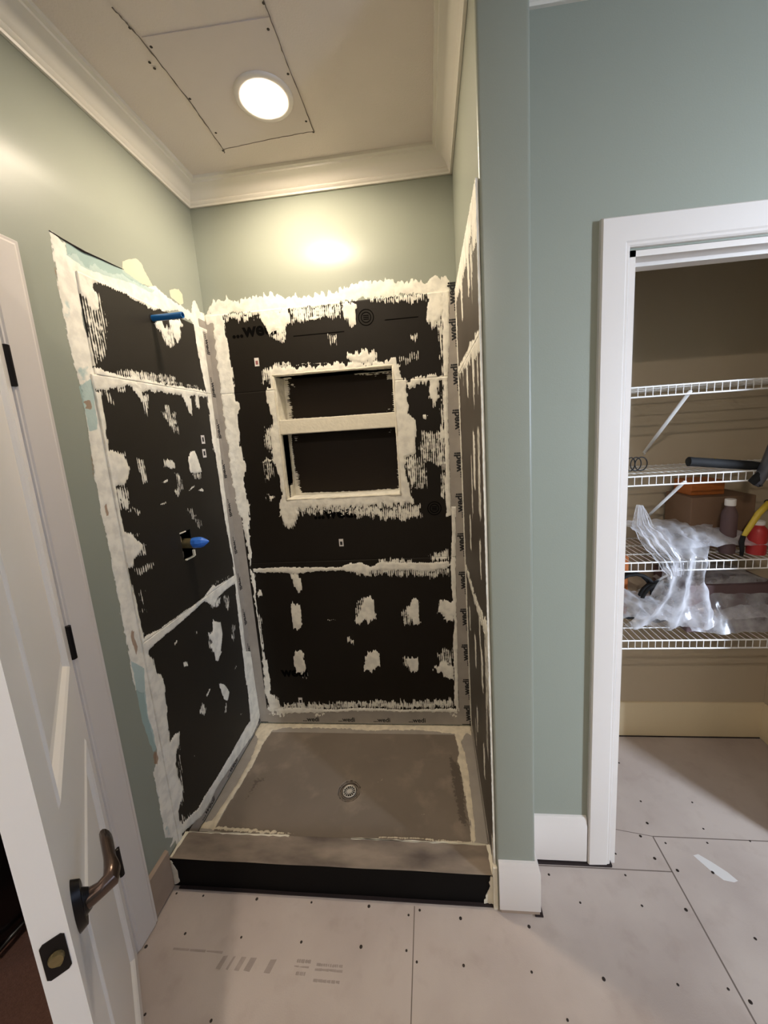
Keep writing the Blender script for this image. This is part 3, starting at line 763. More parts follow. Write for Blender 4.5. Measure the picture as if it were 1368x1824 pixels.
def box_bm(a, b):
    t = bmesh.new(); a, b = V3(a), V3(b); bmesh.ops.create_cube(t, size=1)
    for v in t.verts: v.co = V3((v.co.x*(b-a).x, v.co.y*(b-a).y, v.co.z*(b-a).z))+(a+b)/2
    return t
make_door()

# ------------------------------------------------------------------ shower: backer boards
BT = .004
def board(name, u0, u1, v0, v1, plane, key, label, m, rects=(), group=None):
    U = axis_(u0, u1, .005, [r for q in rects for r in q[:2]]); Vv = axis_(v0, v1, .005, [r for q in rects for r in q[2:]])
    a = raster(TR[key] if isinstance(key, str) else key, U, Vv, .35 if key == 'left' else 1.0)
    f, nrm = plane
    o = grid(name, U, Vv, f, nrm, BT-.0005, {'m': a}, m, keep=cellmask(U, Vv, rects) if rects else None, disp=lump(a))
    return tag(o, label, 'backer board')
PB = (lambda u, v: (u, 0*u-BT, v), (0, -1, 0)); PL = (lambda u, v: (0*u+BT, u, v), (1, 0, 0)); PR = (lambda u, v: (0*u+W-BT, u, v), (-1, 0, 0))
nr = [(NX0, NX1, NZ[0][0], NZ[1][1])]
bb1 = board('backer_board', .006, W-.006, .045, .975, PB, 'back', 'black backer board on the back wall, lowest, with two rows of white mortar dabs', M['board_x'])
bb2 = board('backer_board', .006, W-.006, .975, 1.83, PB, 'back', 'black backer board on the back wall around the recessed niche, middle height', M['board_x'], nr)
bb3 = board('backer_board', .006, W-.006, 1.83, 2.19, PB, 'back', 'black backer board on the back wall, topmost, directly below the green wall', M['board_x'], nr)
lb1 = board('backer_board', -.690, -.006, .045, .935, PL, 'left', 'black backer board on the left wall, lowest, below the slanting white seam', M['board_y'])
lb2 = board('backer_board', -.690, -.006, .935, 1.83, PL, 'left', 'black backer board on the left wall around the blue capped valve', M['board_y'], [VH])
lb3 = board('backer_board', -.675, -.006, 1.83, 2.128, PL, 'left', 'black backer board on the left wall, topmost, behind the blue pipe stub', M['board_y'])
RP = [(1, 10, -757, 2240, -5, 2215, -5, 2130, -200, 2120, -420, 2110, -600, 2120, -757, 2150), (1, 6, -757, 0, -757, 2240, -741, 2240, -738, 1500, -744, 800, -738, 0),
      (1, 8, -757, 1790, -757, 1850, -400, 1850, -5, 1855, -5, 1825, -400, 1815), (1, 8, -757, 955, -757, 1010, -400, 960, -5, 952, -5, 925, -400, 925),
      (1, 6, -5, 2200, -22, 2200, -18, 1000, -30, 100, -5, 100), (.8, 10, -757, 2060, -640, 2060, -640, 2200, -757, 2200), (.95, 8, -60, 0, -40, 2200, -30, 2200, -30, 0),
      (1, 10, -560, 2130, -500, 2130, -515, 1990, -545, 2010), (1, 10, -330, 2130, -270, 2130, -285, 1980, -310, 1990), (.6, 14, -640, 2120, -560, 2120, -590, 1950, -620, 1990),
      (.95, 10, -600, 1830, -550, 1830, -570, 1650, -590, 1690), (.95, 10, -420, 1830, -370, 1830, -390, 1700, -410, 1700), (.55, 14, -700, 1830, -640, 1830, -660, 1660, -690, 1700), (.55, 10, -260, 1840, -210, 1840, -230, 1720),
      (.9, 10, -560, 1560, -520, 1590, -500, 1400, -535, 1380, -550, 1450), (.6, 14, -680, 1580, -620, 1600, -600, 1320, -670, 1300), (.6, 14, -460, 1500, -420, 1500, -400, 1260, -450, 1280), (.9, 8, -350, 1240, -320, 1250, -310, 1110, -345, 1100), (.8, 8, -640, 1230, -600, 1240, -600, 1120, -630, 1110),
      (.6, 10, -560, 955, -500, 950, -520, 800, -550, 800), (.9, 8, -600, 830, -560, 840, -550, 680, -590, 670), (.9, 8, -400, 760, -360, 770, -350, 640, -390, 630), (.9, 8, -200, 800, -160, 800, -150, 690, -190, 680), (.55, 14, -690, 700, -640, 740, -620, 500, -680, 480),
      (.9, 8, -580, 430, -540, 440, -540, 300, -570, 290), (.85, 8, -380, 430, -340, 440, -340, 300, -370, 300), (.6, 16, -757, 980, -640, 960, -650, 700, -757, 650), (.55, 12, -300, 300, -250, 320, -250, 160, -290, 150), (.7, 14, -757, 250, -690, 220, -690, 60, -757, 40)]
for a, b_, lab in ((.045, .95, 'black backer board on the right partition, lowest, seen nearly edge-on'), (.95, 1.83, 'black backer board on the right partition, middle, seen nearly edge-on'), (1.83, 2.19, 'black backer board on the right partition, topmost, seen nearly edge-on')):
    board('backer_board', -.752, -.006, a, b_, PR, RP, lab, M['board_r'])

# ------------------------------------------------------------------ printed lettering
_tc = {}
def text_mesh(s, size, bold=0.0, shear=0):
    k = (s, size, bold)
    if k in _tc: return _tc[k]
    cu = bpy.data.curves.new('t', 'FONT'); cu.body = s; cu.size = size; cu.offset = bold; cu.align_x = 'CENTER'; cu.align_y = 'CENTER'; cu.resolution_u = 3; cu.extrude = .00015
    o = bpy.data.objects.new('t', cu); COL.objects.link(o)
    bpy.context.view_layer.update()
    me = bpy.data.meshes.new_from_object(o.evaluated_get(bpy.context.evaluated_depsgraph_get()))
    bpy.data.objects.remove(o); me.name = 'lettering'; _tc[k] = me
    return me
def place_text(me, loc, xdir, ydir, m, parent, name='lettering'):
    o = bpy.data.objects.new(name, me); COL.objects.link(o)
    if not me.materials: me.materials.append(m)
    x, y = V3(xdir).normalized(), V3(ydir).normalized(); z = x.cross(y)
    R = Matrix((x, y, z)).transposed()
    o.rotation_euler = R.to_euler(); o.parent = parent; o.location = V3(loc)-abs_loc(parent)
    return o
wedi = text_mesh('...wedi', .047, .0017)
TO = BT+.0008
def strip(mb, a, b): mb.box(a, b)
# vertical tape, left corner
t = MB(); t.box((BT, -.060, .05), (TO, -BT, 2.165)); t.box((BT, -TO, .05), (.052, -BT, 2.17))
tl = t.build('joint_tape', M['tape']); tag(tl, 'grey printed joint tape running up the left rear corner of the shower', 'tape')
for i in range(11):
    place_text(text_mesh('...wedi', .036, .0012), (TO+.0002, -.0175, .10+i*.196), (0, 0, -1), (0, 1, 0), M['ink'], tl)
t = MB(); t.box((W-.062, -TO, .05), (W-BT, -BT, 2.19)); t.box((W-TO, -.02, .05), (W-BT, -BT, 2.19))
tr_ = t.build('joint_tape', M['tape']); tag(tr_, 'grey printed joint tape running up the right rear corner of the shower', 'tape')
for zc in (2.165, 2.014, 1.822, 1.621, 1.424, 1.229, 1.034, .838, .643, .448, .253, .10):
    place_text(wedi, (W-.0185, -TO-.0002, zc), (0, 0, 1), (-1, 0, 0), M['ink'], tr_)
t = MB(); t.box((.05, -TO-.0006, .046), (W-.05, -BT, .125)); t.box((.05, -.062, .0345), (W-.05, -BT, .0362))
tb = t.build('joint_tape', M['tape']); tag(tb, 'grey printed joint tape along the foot of the back wall', 'tape')
for xc in (.298, .498, .692, .883):
    place_text(text_mesh('...wedi', .036, .0009), (xc, -TO-.0008, .068), (1, 0, 0), (0, 0, 1), M['ink'], tb)
t = MB(); t.box((BT, -.66, .046), (TO+.0006, -.05, .10)); t.box((BT, -.645, .0345), (.066, -.05, .0362))
tf = t.build('joint_tape', M['tape']); tag(tf, 'grey printed joint tape along the foot of the left wall', 'tape')
for yc in (-.11, -.31, -.51):
    place_text(text_mesh('...wedi', .036, .0009), (TO+.0008, yc, .064), (0, 1, 0), (0, 0, 1), M['ink'], tf)
t = MB(); t.box((W-TO-.0006, -.66, .046), (W-BT, -.05, .10)); t.box((W-.062, -.645, .0345), (W-BT, -.05, .0362))
tg = t.build('joint_tape', M['tape']); tag(tg, 'grey joint tape along the foot of the right partition', 'tape')
# board prints
big = text_mesh('...wedi', .085, .003)
place_text(big, (.235, -BT-.0004, 2.108), (1, 0, .01), (0, 0, 1), M['ink_dark'], bb3)
place_text(big, (.54, -BT-.0004, 1.222), (1, 0, 0), (0, 0, 1), M['ink_dark'], bb2)
place_text(text_mesh('wedi', .075, .003), (.235, -BT-.0004, .352), (1, 0, 0), (0, 0, 1), M['ink_dark'], bb1)
def ring_logo(cx, cz, r, parent):
    m = MB()
    for rr, wd_ in ((r, .004), (r*.62, .004)):
        m.lathe([(rr, 0), (rr+wd_, 0), (rr+wd_, -.0004), (rr, -.0004), (rr, 0)], (cx, -BT-.0002, cz), 'y', 32)
    for k in (-1, 0, 1): m.box((cx-r*.4, -BT-.0006, cz+k*r*.25-.002), (cx+r*.4, -BT-.0002, cz+k*r*.25+.002))
    return m.build('round_mark', M['ink_dark'], parent)
ring_logo(.765, 2.115, .032, bb3); ring_logo(1.03, 1.222, .03, bb2)
for x0_, x1_, z_ in ((.85, 1.0, 2.094), (.42, .66, 2.062)): MB().box((x0_, -BT-.0005, z_), (x1_, -BT-.0001, z_+.004)).build('ruled_line', M['ink_dark'], bb3)
# small stickers
def sticker(c, ax, parent, lab):
    m = MB()
    if ax == 'b': m.box((c[0]-.011, -BT-.0006, c[1]-.019), (c[0]+.011, -BT-.0001, c[1]+.019)); q = MB().box((c[0]-.006, -BT-.0008, c[1]-.012), (c[0]+.006, -BT-.0005, c[1]+.006))
    else: m.box((BT+.0001, c[0]-.013, c[1]-.019), (BT+.0006, c[0]+.013, c[1]+.019)); q = MB().box((BT+.0005, c[0]-.006, c[1]-.010), (BT+.0008, c[0]+.006, c[1]+.010))
    o = m.build('label_sticker', M['sticker'], parent); o['label'] = lab
    q.build('print', M['stickermark'] if lab.startswith('white sticker with red') else M['ink'], o)
sticker((.230, 1.965), 'b', bb3, 'white sticker with red print'); sticker((.557, 1.068), 'b', bb2, 'small white sticker'); sticker((.25, .181), 'b', bb1, 'small white sticker')
sticker((-.161, 1.62), 'l', lb2, 'small white sticker'); sticker((-.166, 1.558), 'l', lb2, 'small white sticker')

# ------------------------------------------------------------------ recessed niche
def make_niche():
    root = empty('shower_niche', ((NX0+NX1)/2, 0, NZ[0][0]), 'recessed two-compartment niche edged in white mortar in the back wall', 'niche')
    D = .112
    for (z0, z1), nm in zip(NZ, ('lower_compartment', 'upper_compartment')):
        x0, x1 = NX0, NX1
        def panel(name, U, Vv, f, nrm, prims):
            a = raster(prims, U, Vv, .35)
            return grid(name, U, Vv, f, nrm, .004, {'m': a}, M['niche'], disp=lump(a, .002), parent=root)
        U = axis_(x0, x1, .005); Vv = axis_(z0, z1, .005); X0, X1, Z0, Z1 = [int(v*1000) for v in (x0, x1, z0, z1)]
        lo = nm[0] == 'l'
        pr = [(.62, 16, X0-5, Z0-5, X0+36, Z0-5, X0+30, Z0+(130 if lo else 208), X0-5, Z0+(130 if lo else 208)), (.56, 10, X1-22, Z0-5, X1+5, Z0-5, X1+5, Z0+120, X1-20, Z0+110),
              (1, 6, X0-5, Z0-6, X1+5, Z0-6, X1+5, Z0+9, X0+300, Z0+7, X0+120, Z0+10, X0-5, Z0+12), (.95, 8, X0-5, Z0-5, X0+14, Z0-5, X0+12, Z1+5, X0-5, Z1+5)]
        if not lo: pr += [(.6, 8, X1-60, Z0+14, X1-5, Z0+20, X1-5, Z0+32, X1-70, Z0+16), (.55, 8, X1-40, Z1-45, X1, Z1-50, X1, Z1-12, X1-45, Z1-18), (.8, 7, X0+20, Z1-20, X0+50, Z1-25, X0+70, Z1-55, X0+50, Z1-40), (.6, 8, X1-200, Z1-12, X1, Z1-20, X1, Z1+5, X1-200, Z1+5)]
        else: pr += [(.95, 8, X0+8, Z0-5, X0+42, Z0-5, X0+25, Z0+50, X0+10, Z0+80), (.6, 8, X0+20, Z1-14, X0+50, Z1-10, X0+40, Z1-40, X0+25, Z1-36), (.6, 8, X1-70, Z1-14, X1-20, Z1-10, X1-40, Z1-24)]
        panel('back_panel', U, Vv, lambda u, v: (u, 0*u+D, v), (0, -1, 0), pr)
        Y = axis_(.0, D, .005); E_ = int(D*1000)
        sp = [(1, 6, -6, Z0-6, 30 if lo else 120, Z0-6, 26 if lo else 120, Z0+60, 22 if lo else 120, Z1+6, -6, Z1+6), (1, 6, E_-18, Z0-5, E_+5, Z0-5, E_+5, Z1+5, E_-16, Z1+5), (.9, 8, 40, Z0-6, 120, Z0-6, 120, Z0+70, 50, Z0+66)]
        panel('side_panel', Y, Vv, lambda u, v: (0*u+x0, u, v), (1, 0, 0), sp)
        panel('side_panel', Y, Vv, lambda u, v: (0*u+x1, u, v), (-1, 0, 0), sp)
        panel('sill', U, Y, lambda u, v: (u, v, 0*u+z0), (0, 0, 1), [(1, 4, X0-5, -5, X1+5, -5, X1+5, 125, X0-5, 125)])
        panel('top_panel', U, Y, lambda u, v: (u, v, 0*u+z1), (0, 0, -1), [(1, 4, X0-5, -6, X1+5, -6, X1+5, 16, X0+200, 14, X0-5, 22), (.55, 10, X0, 80, X0+60, 60, X0+60, 125, X0, 125), (.6, 10, X1-180, 30, X1, 20, X1, 60, X1-100, 60)])
    # divider edge and lumpy mortar frame bead
    m = MB(); m.box((NX0+.001, -BT-.002, NZ[0][1]), (NX1-.001, D, NZ[1][0]), bevel=.002)
    m.build('divider_shelf', M['mortar'], root)['label'] = 'white mortar-coated divider shelf'
    fr = MB()
    rr = random.Random(4)
    def bead(a, b_):
        a, b_ = V3(a), V3(b_); n = 24; pts = []; rs = []
        for i in range(n+1):
            p = a.lerp(b_, i/n); pts.append(p+V3((rr.uniform(-.0012, .0012), 0, rr.uniform(-.0012, .0012)))); rs.append(rr.uniform(.0042, .0068))
        fr.tube(pts, rs, 8)
    y = -.003
    for x in (NX0-.004, NX1+.004): bead((x, y, NZ[0][0]-.006), (x, y, NZ[1][1]+.004))
    for z in (NZ[0][0]-.004, NZ[1][1]+.003): bead((NX0-.006, y, z), (NX1+.006, y, z))
    fr.build('mortar_frame', M['mortar'], root, smooth=True)['label'] = 'white mortar bead round the opening'
make_niche()

# ------------------------------------------------------------------ shower pan, curb, drain
DX, DYc = .589, -.382
YB = -.6474
U = axis_(.001, W-.001, .006); Vv = axis_(YB, -.001, .006)
a = raster(TR['pan'], U, Vv, .4); pd = raster(TR['pandark'], U, Vv, .4)
XX, YY = np.meshgrid(U, Vv, indexing='ij'); rr_ = np.hypot(XX-DX, YY-DYc)
cu = (U[1:]+U[:-1])/2; cv = (Vv[1:]+Vv[:-1])/2
keep = np.hypot(cu[:, None]-DX, cv[None]-DYc) > .049
pan = grid('shower_pan', U, Vv, lambda u, v: (u, v, 0*u+.035-.006*np.clip(1-rr_/.3, 0, 1)), (0, 0, 1), .027, {'m': a, 'pandark': pd}, M['pan'], keep=keep, disp=lump(a, .0035))
tag(pan, 'dusty grey-brown square shower pan with mortar-edged rim inside the curb', 'shower pan')
rt = empty('shower_drain', (DX, DYc, .029), 'round recessed floor drain with slotted grey strainer in the shower pan', 'drain')
m = MB().lathe([(.056, -.004), (.056, .001), (.0545, .0014), (.0525, 0), (.052, -.010), (.047, -.010), (.0465, -.0015), (.043, -.0015), (.0425, -.012), (.037, -.012), (.0365, -.004), (.034, -.004), (.0335, -.02), (.0, -.022), ], (DX, DYc, .0295))
m.build('stepped_collar', M['pan'], rt)['label'] = 'stepped grey plastic collar'
m = MB(); z = .0255
m.lathe([(.0295, 0), (.0295, .004), (.028, .005), (.0255, .004), (.0255, 0), (.0295, 0)], (DX, DYc, z))
m.lathe([(0, .0035), (.010, .0035), (.0105, .001), (0, .001)], (DX, DYc, z))
for k in range(14):
    an = k*2*math.pi/14; c_, s_ = math.cos(an), math.sin(an)
    t_ = box_bm((.009, -.0013, .0012), (.0265, .0013, .0034)); m.merge(t_, Matrix.Translation((DX, DYc, z)) @ Matrix.Rotation(an, 4, 'Z'))
m.build('strainer', M['strainer'], rt)['label'] = 'grey slotted metal strainer'
MB().lathe([(0, 0), (.026, 0), (.026, -.002), (0, -.002)], (DX, DYc, z-.002)).build('drain_well', M['dark'], rt)

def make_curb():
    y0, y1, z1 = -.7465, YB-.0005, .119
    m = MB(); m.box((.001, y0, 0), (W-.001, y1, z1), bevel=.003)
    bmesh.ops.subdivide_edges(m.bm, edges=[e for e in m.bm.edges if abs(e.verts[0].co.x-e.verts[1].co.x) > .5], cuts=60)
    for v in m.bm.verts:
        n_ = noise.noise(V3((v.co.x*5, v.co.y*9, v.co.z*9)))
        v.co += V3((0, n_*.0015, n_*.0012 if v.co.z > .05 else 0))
    c = m.build('shower_curb', M['curb']); tag(c, 'low dark curb across the shower entrance with dusty top painted paler as if lamp-lit', 'curb')
    def patch(poly, fy, name, lab, th=.002, top=False):
        q = MB()
        if top: q.prism(poly, lambda u, v: V3((u, v, z1-.001)), lambda u, v: V3((u, v, z1+th)))
        else: q.prism(poly, lambda u, v: V3((u, fy+.001, v)), lambda u, v: V3((u, fy-th, v)))
        q.build(name, M['mortar'], c)['label'] = lab
    rj = random.Random(2)
    def jag(poly, amp=.004, n=6):
        out = []
        for i, p in enumerate(poly):
            q = poly[(i+1) % len(poly)]
            for k in range(n): 
                t = k/n; out.append((p[0]+(q[0]-p[0])*t+rj.uniform(-amp, amp), p[1]+(q[1]-p[1])*t+rj.uniform(-amp, amp)))
        return out
    patch(jag([(1.125, .006), (1.166, .004), (1.166, .116), (1.150, .114), (1.146, .06)]), y0, 'mortar_smear', 'cream mortar smear at the right end')
    patch(jag([(.004, .006), (.030, .02), (.026, .07), (.012, .110), (.004, .112)], .003), y0, 'mortar_smear', 'cream mortar smear at the left end')
    patch(jag([(.004, y0+.005), (.012, y0+.004), (.018, y1-.004), (.004, y1-.004)], .002), 0, 'mortar_smear', 'thin mortar line on the curb top', .0012, True)
    patch(jag([(1.158, y0+.005), (1.166, y0+.004), (1.166, y1-.004), (1.154, y1-.004)], .002), 0, 'mortar_smear', 'thin mortar line on the curb top', .0012, True)
    patch(jag([(.02, y1-.006), (.42, y1-.0065), (.42, y1-.001), (.02, y1-.001)], .0018, 26), 0, 'mortar_smear', 'thin mortar line on the curb top', .001, True)
    patch(jag([(.66, y1-.005), (1.15, y1-.0065), (1.15, y1-.001), (.66, y1-.001)], .0018, 26), 0, 'mortar_smear', 'thin mortar line on the curb top', .001, True)
make_curb()
q = MB(); q.box((W-.012, YE-.004, 0), (W+.003, YE+.012, .17), bevel=.003)
tag(q.build('mortar_fillet', M['mortar']), 'narrow cream mortar fillet between curb end and the white baseboard block', 'mortar')

# ------------------------------------------------------------------ pipe stub and valve
py, pz = -.371, 2.079
rt = empty('pipe_stub', (0, py, pz), 'short blue plastic pipe sticking out of the black board, upper left wall', 'pipe')
m = MB(); m.tube([(-.02, py, pz), (.05, py, pz), (.126, py, pz+.001)], .0115, 20, caps=False); m.tube([(.126, py, pz+.001), (.03, py, pz)], .0085, 20, caps=False)
m.lathe([(.0115, 0), (.0085, 0)], (.126, py, pz+.001), 'x', 20)
m.build('pipe', M['blue'], rt, smooth=True, autosmooth=40)
MB().lathe([(.0118, .0005), (.017, .0005), (.0172, .0012), (.0118, .0016)], (BT, py, pz), 'x', 20).build('hole_rim', M['dark'], rt)['label'] = 'dark cut hole'

def make_valve():
    y0, y1, z0, z1 = VH; yc, zc = (y0+y1)/2+.006, 1.197
    root = empty('shower_valve', (0, yc, zc), 'brass shower valve with blue taped tip in a square cut-out of the left wall', 'valve')
    m = MB(); m.box((-.10, y0-.001, z0-.001), (-.096, y1+.001, z1+.001))
    for a_, b_ in (((-.10, y0-.003, z0-.003), (.003, y0, z1+.003)), ((-.10, y1, z0-.003), (.003, y1+.003, z1+.003)), ((-.10, y0, z1), (.003, y1, z1+.003)), ((-.10, y0, z0-.003), (.003, y1, z0))): m.box(a_, b_)
    m.build('cut_out_box', M['dark'], root)
    m = MB(); m.tube([(-.09, yc, zc), (-.03, yc, zc), (-.028, yc, zc), (.012, yc, zc), (.04, yc, zc)], [.014, .014, .021, .021, .019], 18)
    m.tube([(-.05, yc-.01, z0+.002), (-.05, yc-.01, z1-.002)], .010, 12)
    m.build('brass_body', M['brass'], root, smooth=True, autosmooth=45)['label'] = 'dull brass valve body'
    m = MB(); rj = random.Random(5); pts = []; rs = []
    for i, (x, r) in enumerate(((.030, .0212), (.036, .0235), (.048, .0240), (.060, .0225), (.072, .0185), (.084, .012), (.093, .006), (.098, .0015))):
        pts.append((x, yc+rj.uniform(-.001, .001), zc+.001*i+rj.uniform(-.001, .001))); rs.append((r*rj.uniform(.93, 1.05), r*rj.uniform(.93, 1.05)))
    m.tube(pts, rs, 9); m.build('tape_cap', M['bluetape'], root)['label'] = 'crumpled blue tape cap'
    m = MB(); m.box((.002, y0+.008, z0-.003), (.010, y1-.002, z0+.003), bevel=.001); m.box((.002, y1-.004, z0), (.012, y1+.003, z0+.026), bevel=.001)
    m.build('cut_edge', M['mortar'], root)['label'] = 'pale broken lower edge of the cut-out'
    MB().box((.003, y0-.003, z1-.003), (.007, y1-.03, z1+.002), bevel=.001).build('cut_edge', M['mortar'], root)['label'] = 'pale broken upper edge of the cut-out'
    for q in (z0+.022, z1-.028): MB().box((-.02, y0+.006, q-.013), (-.005, y0+.018, q+.013), bevel=.002).build('fitting', M['steel'], root)
make_valve()
# torn drywall tape along the top of the left patch
pts = [(-.733, 2.200), (-.70, 2.196), (-.63, 2.182), (-.60, 2.166), (-.555, 2.158), (-.50, 2.155), (-.45, 2.150)]
m = MB(); m.tube([(.0015, y, z) for y, z in ((-.737, 2.208), (-.70, 2.204), (-.67, 2.202), (-.645, 2.200), (-.63, 2.199), (-.61, 2.201), (-.57, 2.204), (-.51, 2.207), (-.475, 2.210))], [(.001, .001), (.0015, .0015), (.002, .002), (.004, .003), (.005, .003), (.004, .002), (.003, .0015), (.002, .001), (.0006, .0006)], 6)
m.build('drywall_crack', M['gap'], wl)['label'] = 'dark crack in the drywall'

# ------------------------------------------------------------------ ceiling patch and recessed lamp
LX, LY = .530, -.383
rt = empty('ceiling_patch_panel', (.46, -.4, CEIL), 'rectangular grey drywall patch screwed into the shower ceiling', 'ceiling patch')
def quadprism(pts, z0, z1):
    return MB().prism(pts, lambda u, v: V3((u, v, z0)), lambda u, v: V3((u, v, z1)))
quadprism([(.281, -.620), (.648, -.612), (.648, -.217), (.283, -.194)], CEIL-.003, CEIL-.0002).build('panel', M['patch'], rt)
m = MB()
rj = random.Random(9)
def crack(pts, wdt, zz=CEIL-.0035):
    P = []
    for (a, b_) in zip(pts, pts[1:]):
        n = 14
        for i in range(n): P.append((a[0]+(b_[0]-a[0])*i/n+rj.uniform(-.0012, .0012), a[1]+(b_[1]-a[1])*i/n+rj.uniform(-.0012, .0012), zz))
    P.append((pts[-1][0], pts[-1][1], zz)); m.tube(P, [(wdt*rj.uniform(.5, 1.2), .0008) for _ in P], 6)
crack([(.263, -.70), (.276, -.62), (.286, -.42), (.281, -.19), (.276, -.178)], .0022)
crack([(.650, -.66), (.648, -.50), (.650, -.215)], .0015); crack([(.281, -.196), (.50, -.212), (.652, -.217)], .0013)
m.build('seam', M['seam'], rt)['label'] = 'dark open seam'
def disc(x, y, z, r, up=1):
    return MB().lathe([(0, .0006*up), (r*.6, .0009*up), (r, .0002*up), (r, -.0003*up)], (x, y, z), 'z', 10)
for x, y in [(.269, -.648), (.288, -.593), (.252, -.553), (.253, -.534), (.292, -.421), (.297, -.275), (.276, -.189), (.647, -.647), (.632, -.584), (.638, -.449), (.636, -.265), (.647, -.213)]:
    disc(x, y, CEIL-.0032, .0042, -1).build('screw', M['screw'], rt)
rt = empty('recessed_light', (LX, LY, CEIL), 'round recessed ceiling light glowing warm white above the shower', 'ceiling light')
m = MB().lathe([(.066, .012), (.068, -.004), (.072, -.0065), (.088, -.0075), (.094, -.005), (.096, 0), (.066, .012)], (LX, LY, CEIL-.003))
m.build('trim_ring', M['white'], rt, smooth=True, autosmooth=60)
lens = MB().lathe([(0, -.010), (.025, -.009), (.048, -.005), (.062, .001), (.0665, .006)], (LX, LY, CEIL-.002))
lo = lens.build('lens', emit_mat('lamp_lens', (1, .85, .66), SHOWER_LAMP), rt, smooth=True)
lo['label'] = 'glowing domed lens'
# flip lens normals to point down is not needed: emission is two-sided

# unseen fill lamps added behind the camera, modelled as recessed lights
for x, y, lab, pw in ((.95, -2.65, 'left', 2.0), (2.4, -3.1, 'right', .25)):
    r2 = empty('recessed_light', (x, y, CEIL), lab+'-hand one of two unseen fill lamps added in the rear bathroom ceiling', 'ceiling light')
    MB().lathe([(.066, .012), (.068, -.004), (.088, -.0075), (.096, 0), (.066, .012)], (x, y, CEIL-.003)).build('trim_ring', M['white'], r2, smooth=True)
    MB().lathe([(0, -.008), (.048, -.005), (.0665, .006)], (x, y, CEIL-.002)).build('lens', emit_mat('fill_lamp_lens', (1, .87, .75), ROOM_FILL_W*5*pw), r2)

# ------------------------------------------------------------------ floor details
m = MB()
def seam(x0, y0, x1, y1, wd_=.0016):
    dx, dy = x1-x0, y1-y0; L_ = math.hypot(dx, dy); nx, ny = -dy/L_*wd_, dx/L_*wd_
    m.prism([(x0-nx, y0-ny), (x1-nx, y1-ny), (x1+nx, y1+ny), (x0+nx, y0+ny)], lambda u, v: V3((u, v, -.0002)), lambda u, v: V3((u, v, .0004)))
seam(.893, -.765, .893, YR); seam(1.800, -.505, 1.794, YR, .0022); seam(1.312, -.622, 1.80, -.622); seam(1.80, -.503, 2.57, -.506); seam(1.80, -1.42, XR, -1.42); seam(0, -1.98, .893, -1.98)
seam(1.80, -.503, 1.60, -.47, .001)
m.build('seam', M['seam'], fl)['label'] = 'thin board seam'
SC = [(0.135, -0.876), (0.33, -0.875), (0.533, -0.876), (0.728, -0.877), (0.872, -0.878), (0.905, -0.902), (0.025, -0.914), (0.132, -1.053), (0.332, -1.053), (0.335, -0.772), (0.534, -0.772), (0.737, -0.773), (0.134, -0.772), (0.03, -0.770), (0.874, -0.79), (0.911, -0.775), (1.37, -0.65), (1.634, -0.64), (1.448, -0.728), (1.644, -0.727), (1.263, -0.8), (1.046, -0.902), (1.244, -0.905), (1.445, -0.908), (1.645, -0.908), (1.776, -0.909), (1.816, -0.931), (1.777, -0.731), (1.764, -0.581), (1.633, -0.571), (1.82, -0.617), (1.935, -0.618), (1.935, -0.794), (1.833, -0.526), (1.984, -0.519), (2.141, -0.506), (1.755, -0.504), (1.315, -0.993), (1.831, -0.175), (1.83, -0.362), (2.033, -0.36), (1.807, -0.453), (2.005, -0.467), (1.046, -.79), (.53, -1.053), (.73, -1.053), (1.1, -1.1)]
for i, (x, y) in enumerate(SC):
    disc(x, y, .0003, random.choice((.0035, .004, .005))).build('screw', M['screw'], fl)
# faded maker's stamps: broken grey bars and strokes
m = MB(); rj = random.Random(11)
def stampbar(x0, x1, y0, y1, n, gap=.25, skew=0):
    for i in range(n):
        a_ = x0+(x1-x0)*i/n; b_ = a_+(x1-x0)/n*(1-gap*rj.random()*1.6)
        m.prism([(a_, y0+rj.uniform(0, .002)), (b_, y0), (b_+skew, y1), (a_+skew, y1-rj.uniform(0, .002))], lambda u, v: V3((u, v, -.0002)), lambda u, v: V3((u, v, .0004)))
stampbar(.534, .580, -.924, -.915, 7); stampbar(.598, .682, -.928, -.921, 12); stampbar(.530, .578, -.934, -.930, 3, .1); stampbar(.596, .684, -.938, -.932, 4, .1)
stampbar(.540, .570, -.951, -.942, 5); stampbar(.598, .680, -.962, -.955, 6, .1)
for x0, x1 in ((.285, .30), (.318, .325), (.345, .362), (.375, .395), (.44, .462)):
    stampbar(x0, x1, -.952, -.920, 1, .1, .010)
stampbar(.12, .29, -.917, -.911, 3, .05)
m.build('stamp', M['stamp'], fl)['label'] = 'faded grey stamped print'
m = MB(); m.prism([(1.905, -.565), (1.925, -.560), (1.955, -.585), (1.985, -.615), (2.000, -.640), (1.985, -.645), (1.955, -.640), (1.930, -.610)], lambda u, v: V3((u, v, -.0002)), lambda u, v: V3((u, v, .0005)))
m.build('smear', M['smear'], fl)['label'] = 'pale dust smear'
m = MB(); m.box((1.315, YW-.016, 0), (1.60, YW+.01, .010)); m.box((X2-.004, YE-.016, 0), (X2+.022, YE+.03, .0045)); m.box((X2+.012, -.018, 0), (2.56, -.002, .005)); m.box((.03, -.756, 0), (W-.01, -.744, .0035))
m.build('floor_edge_gap', M['gap'], fl)['label'] = 'dark gap under the baseboards'

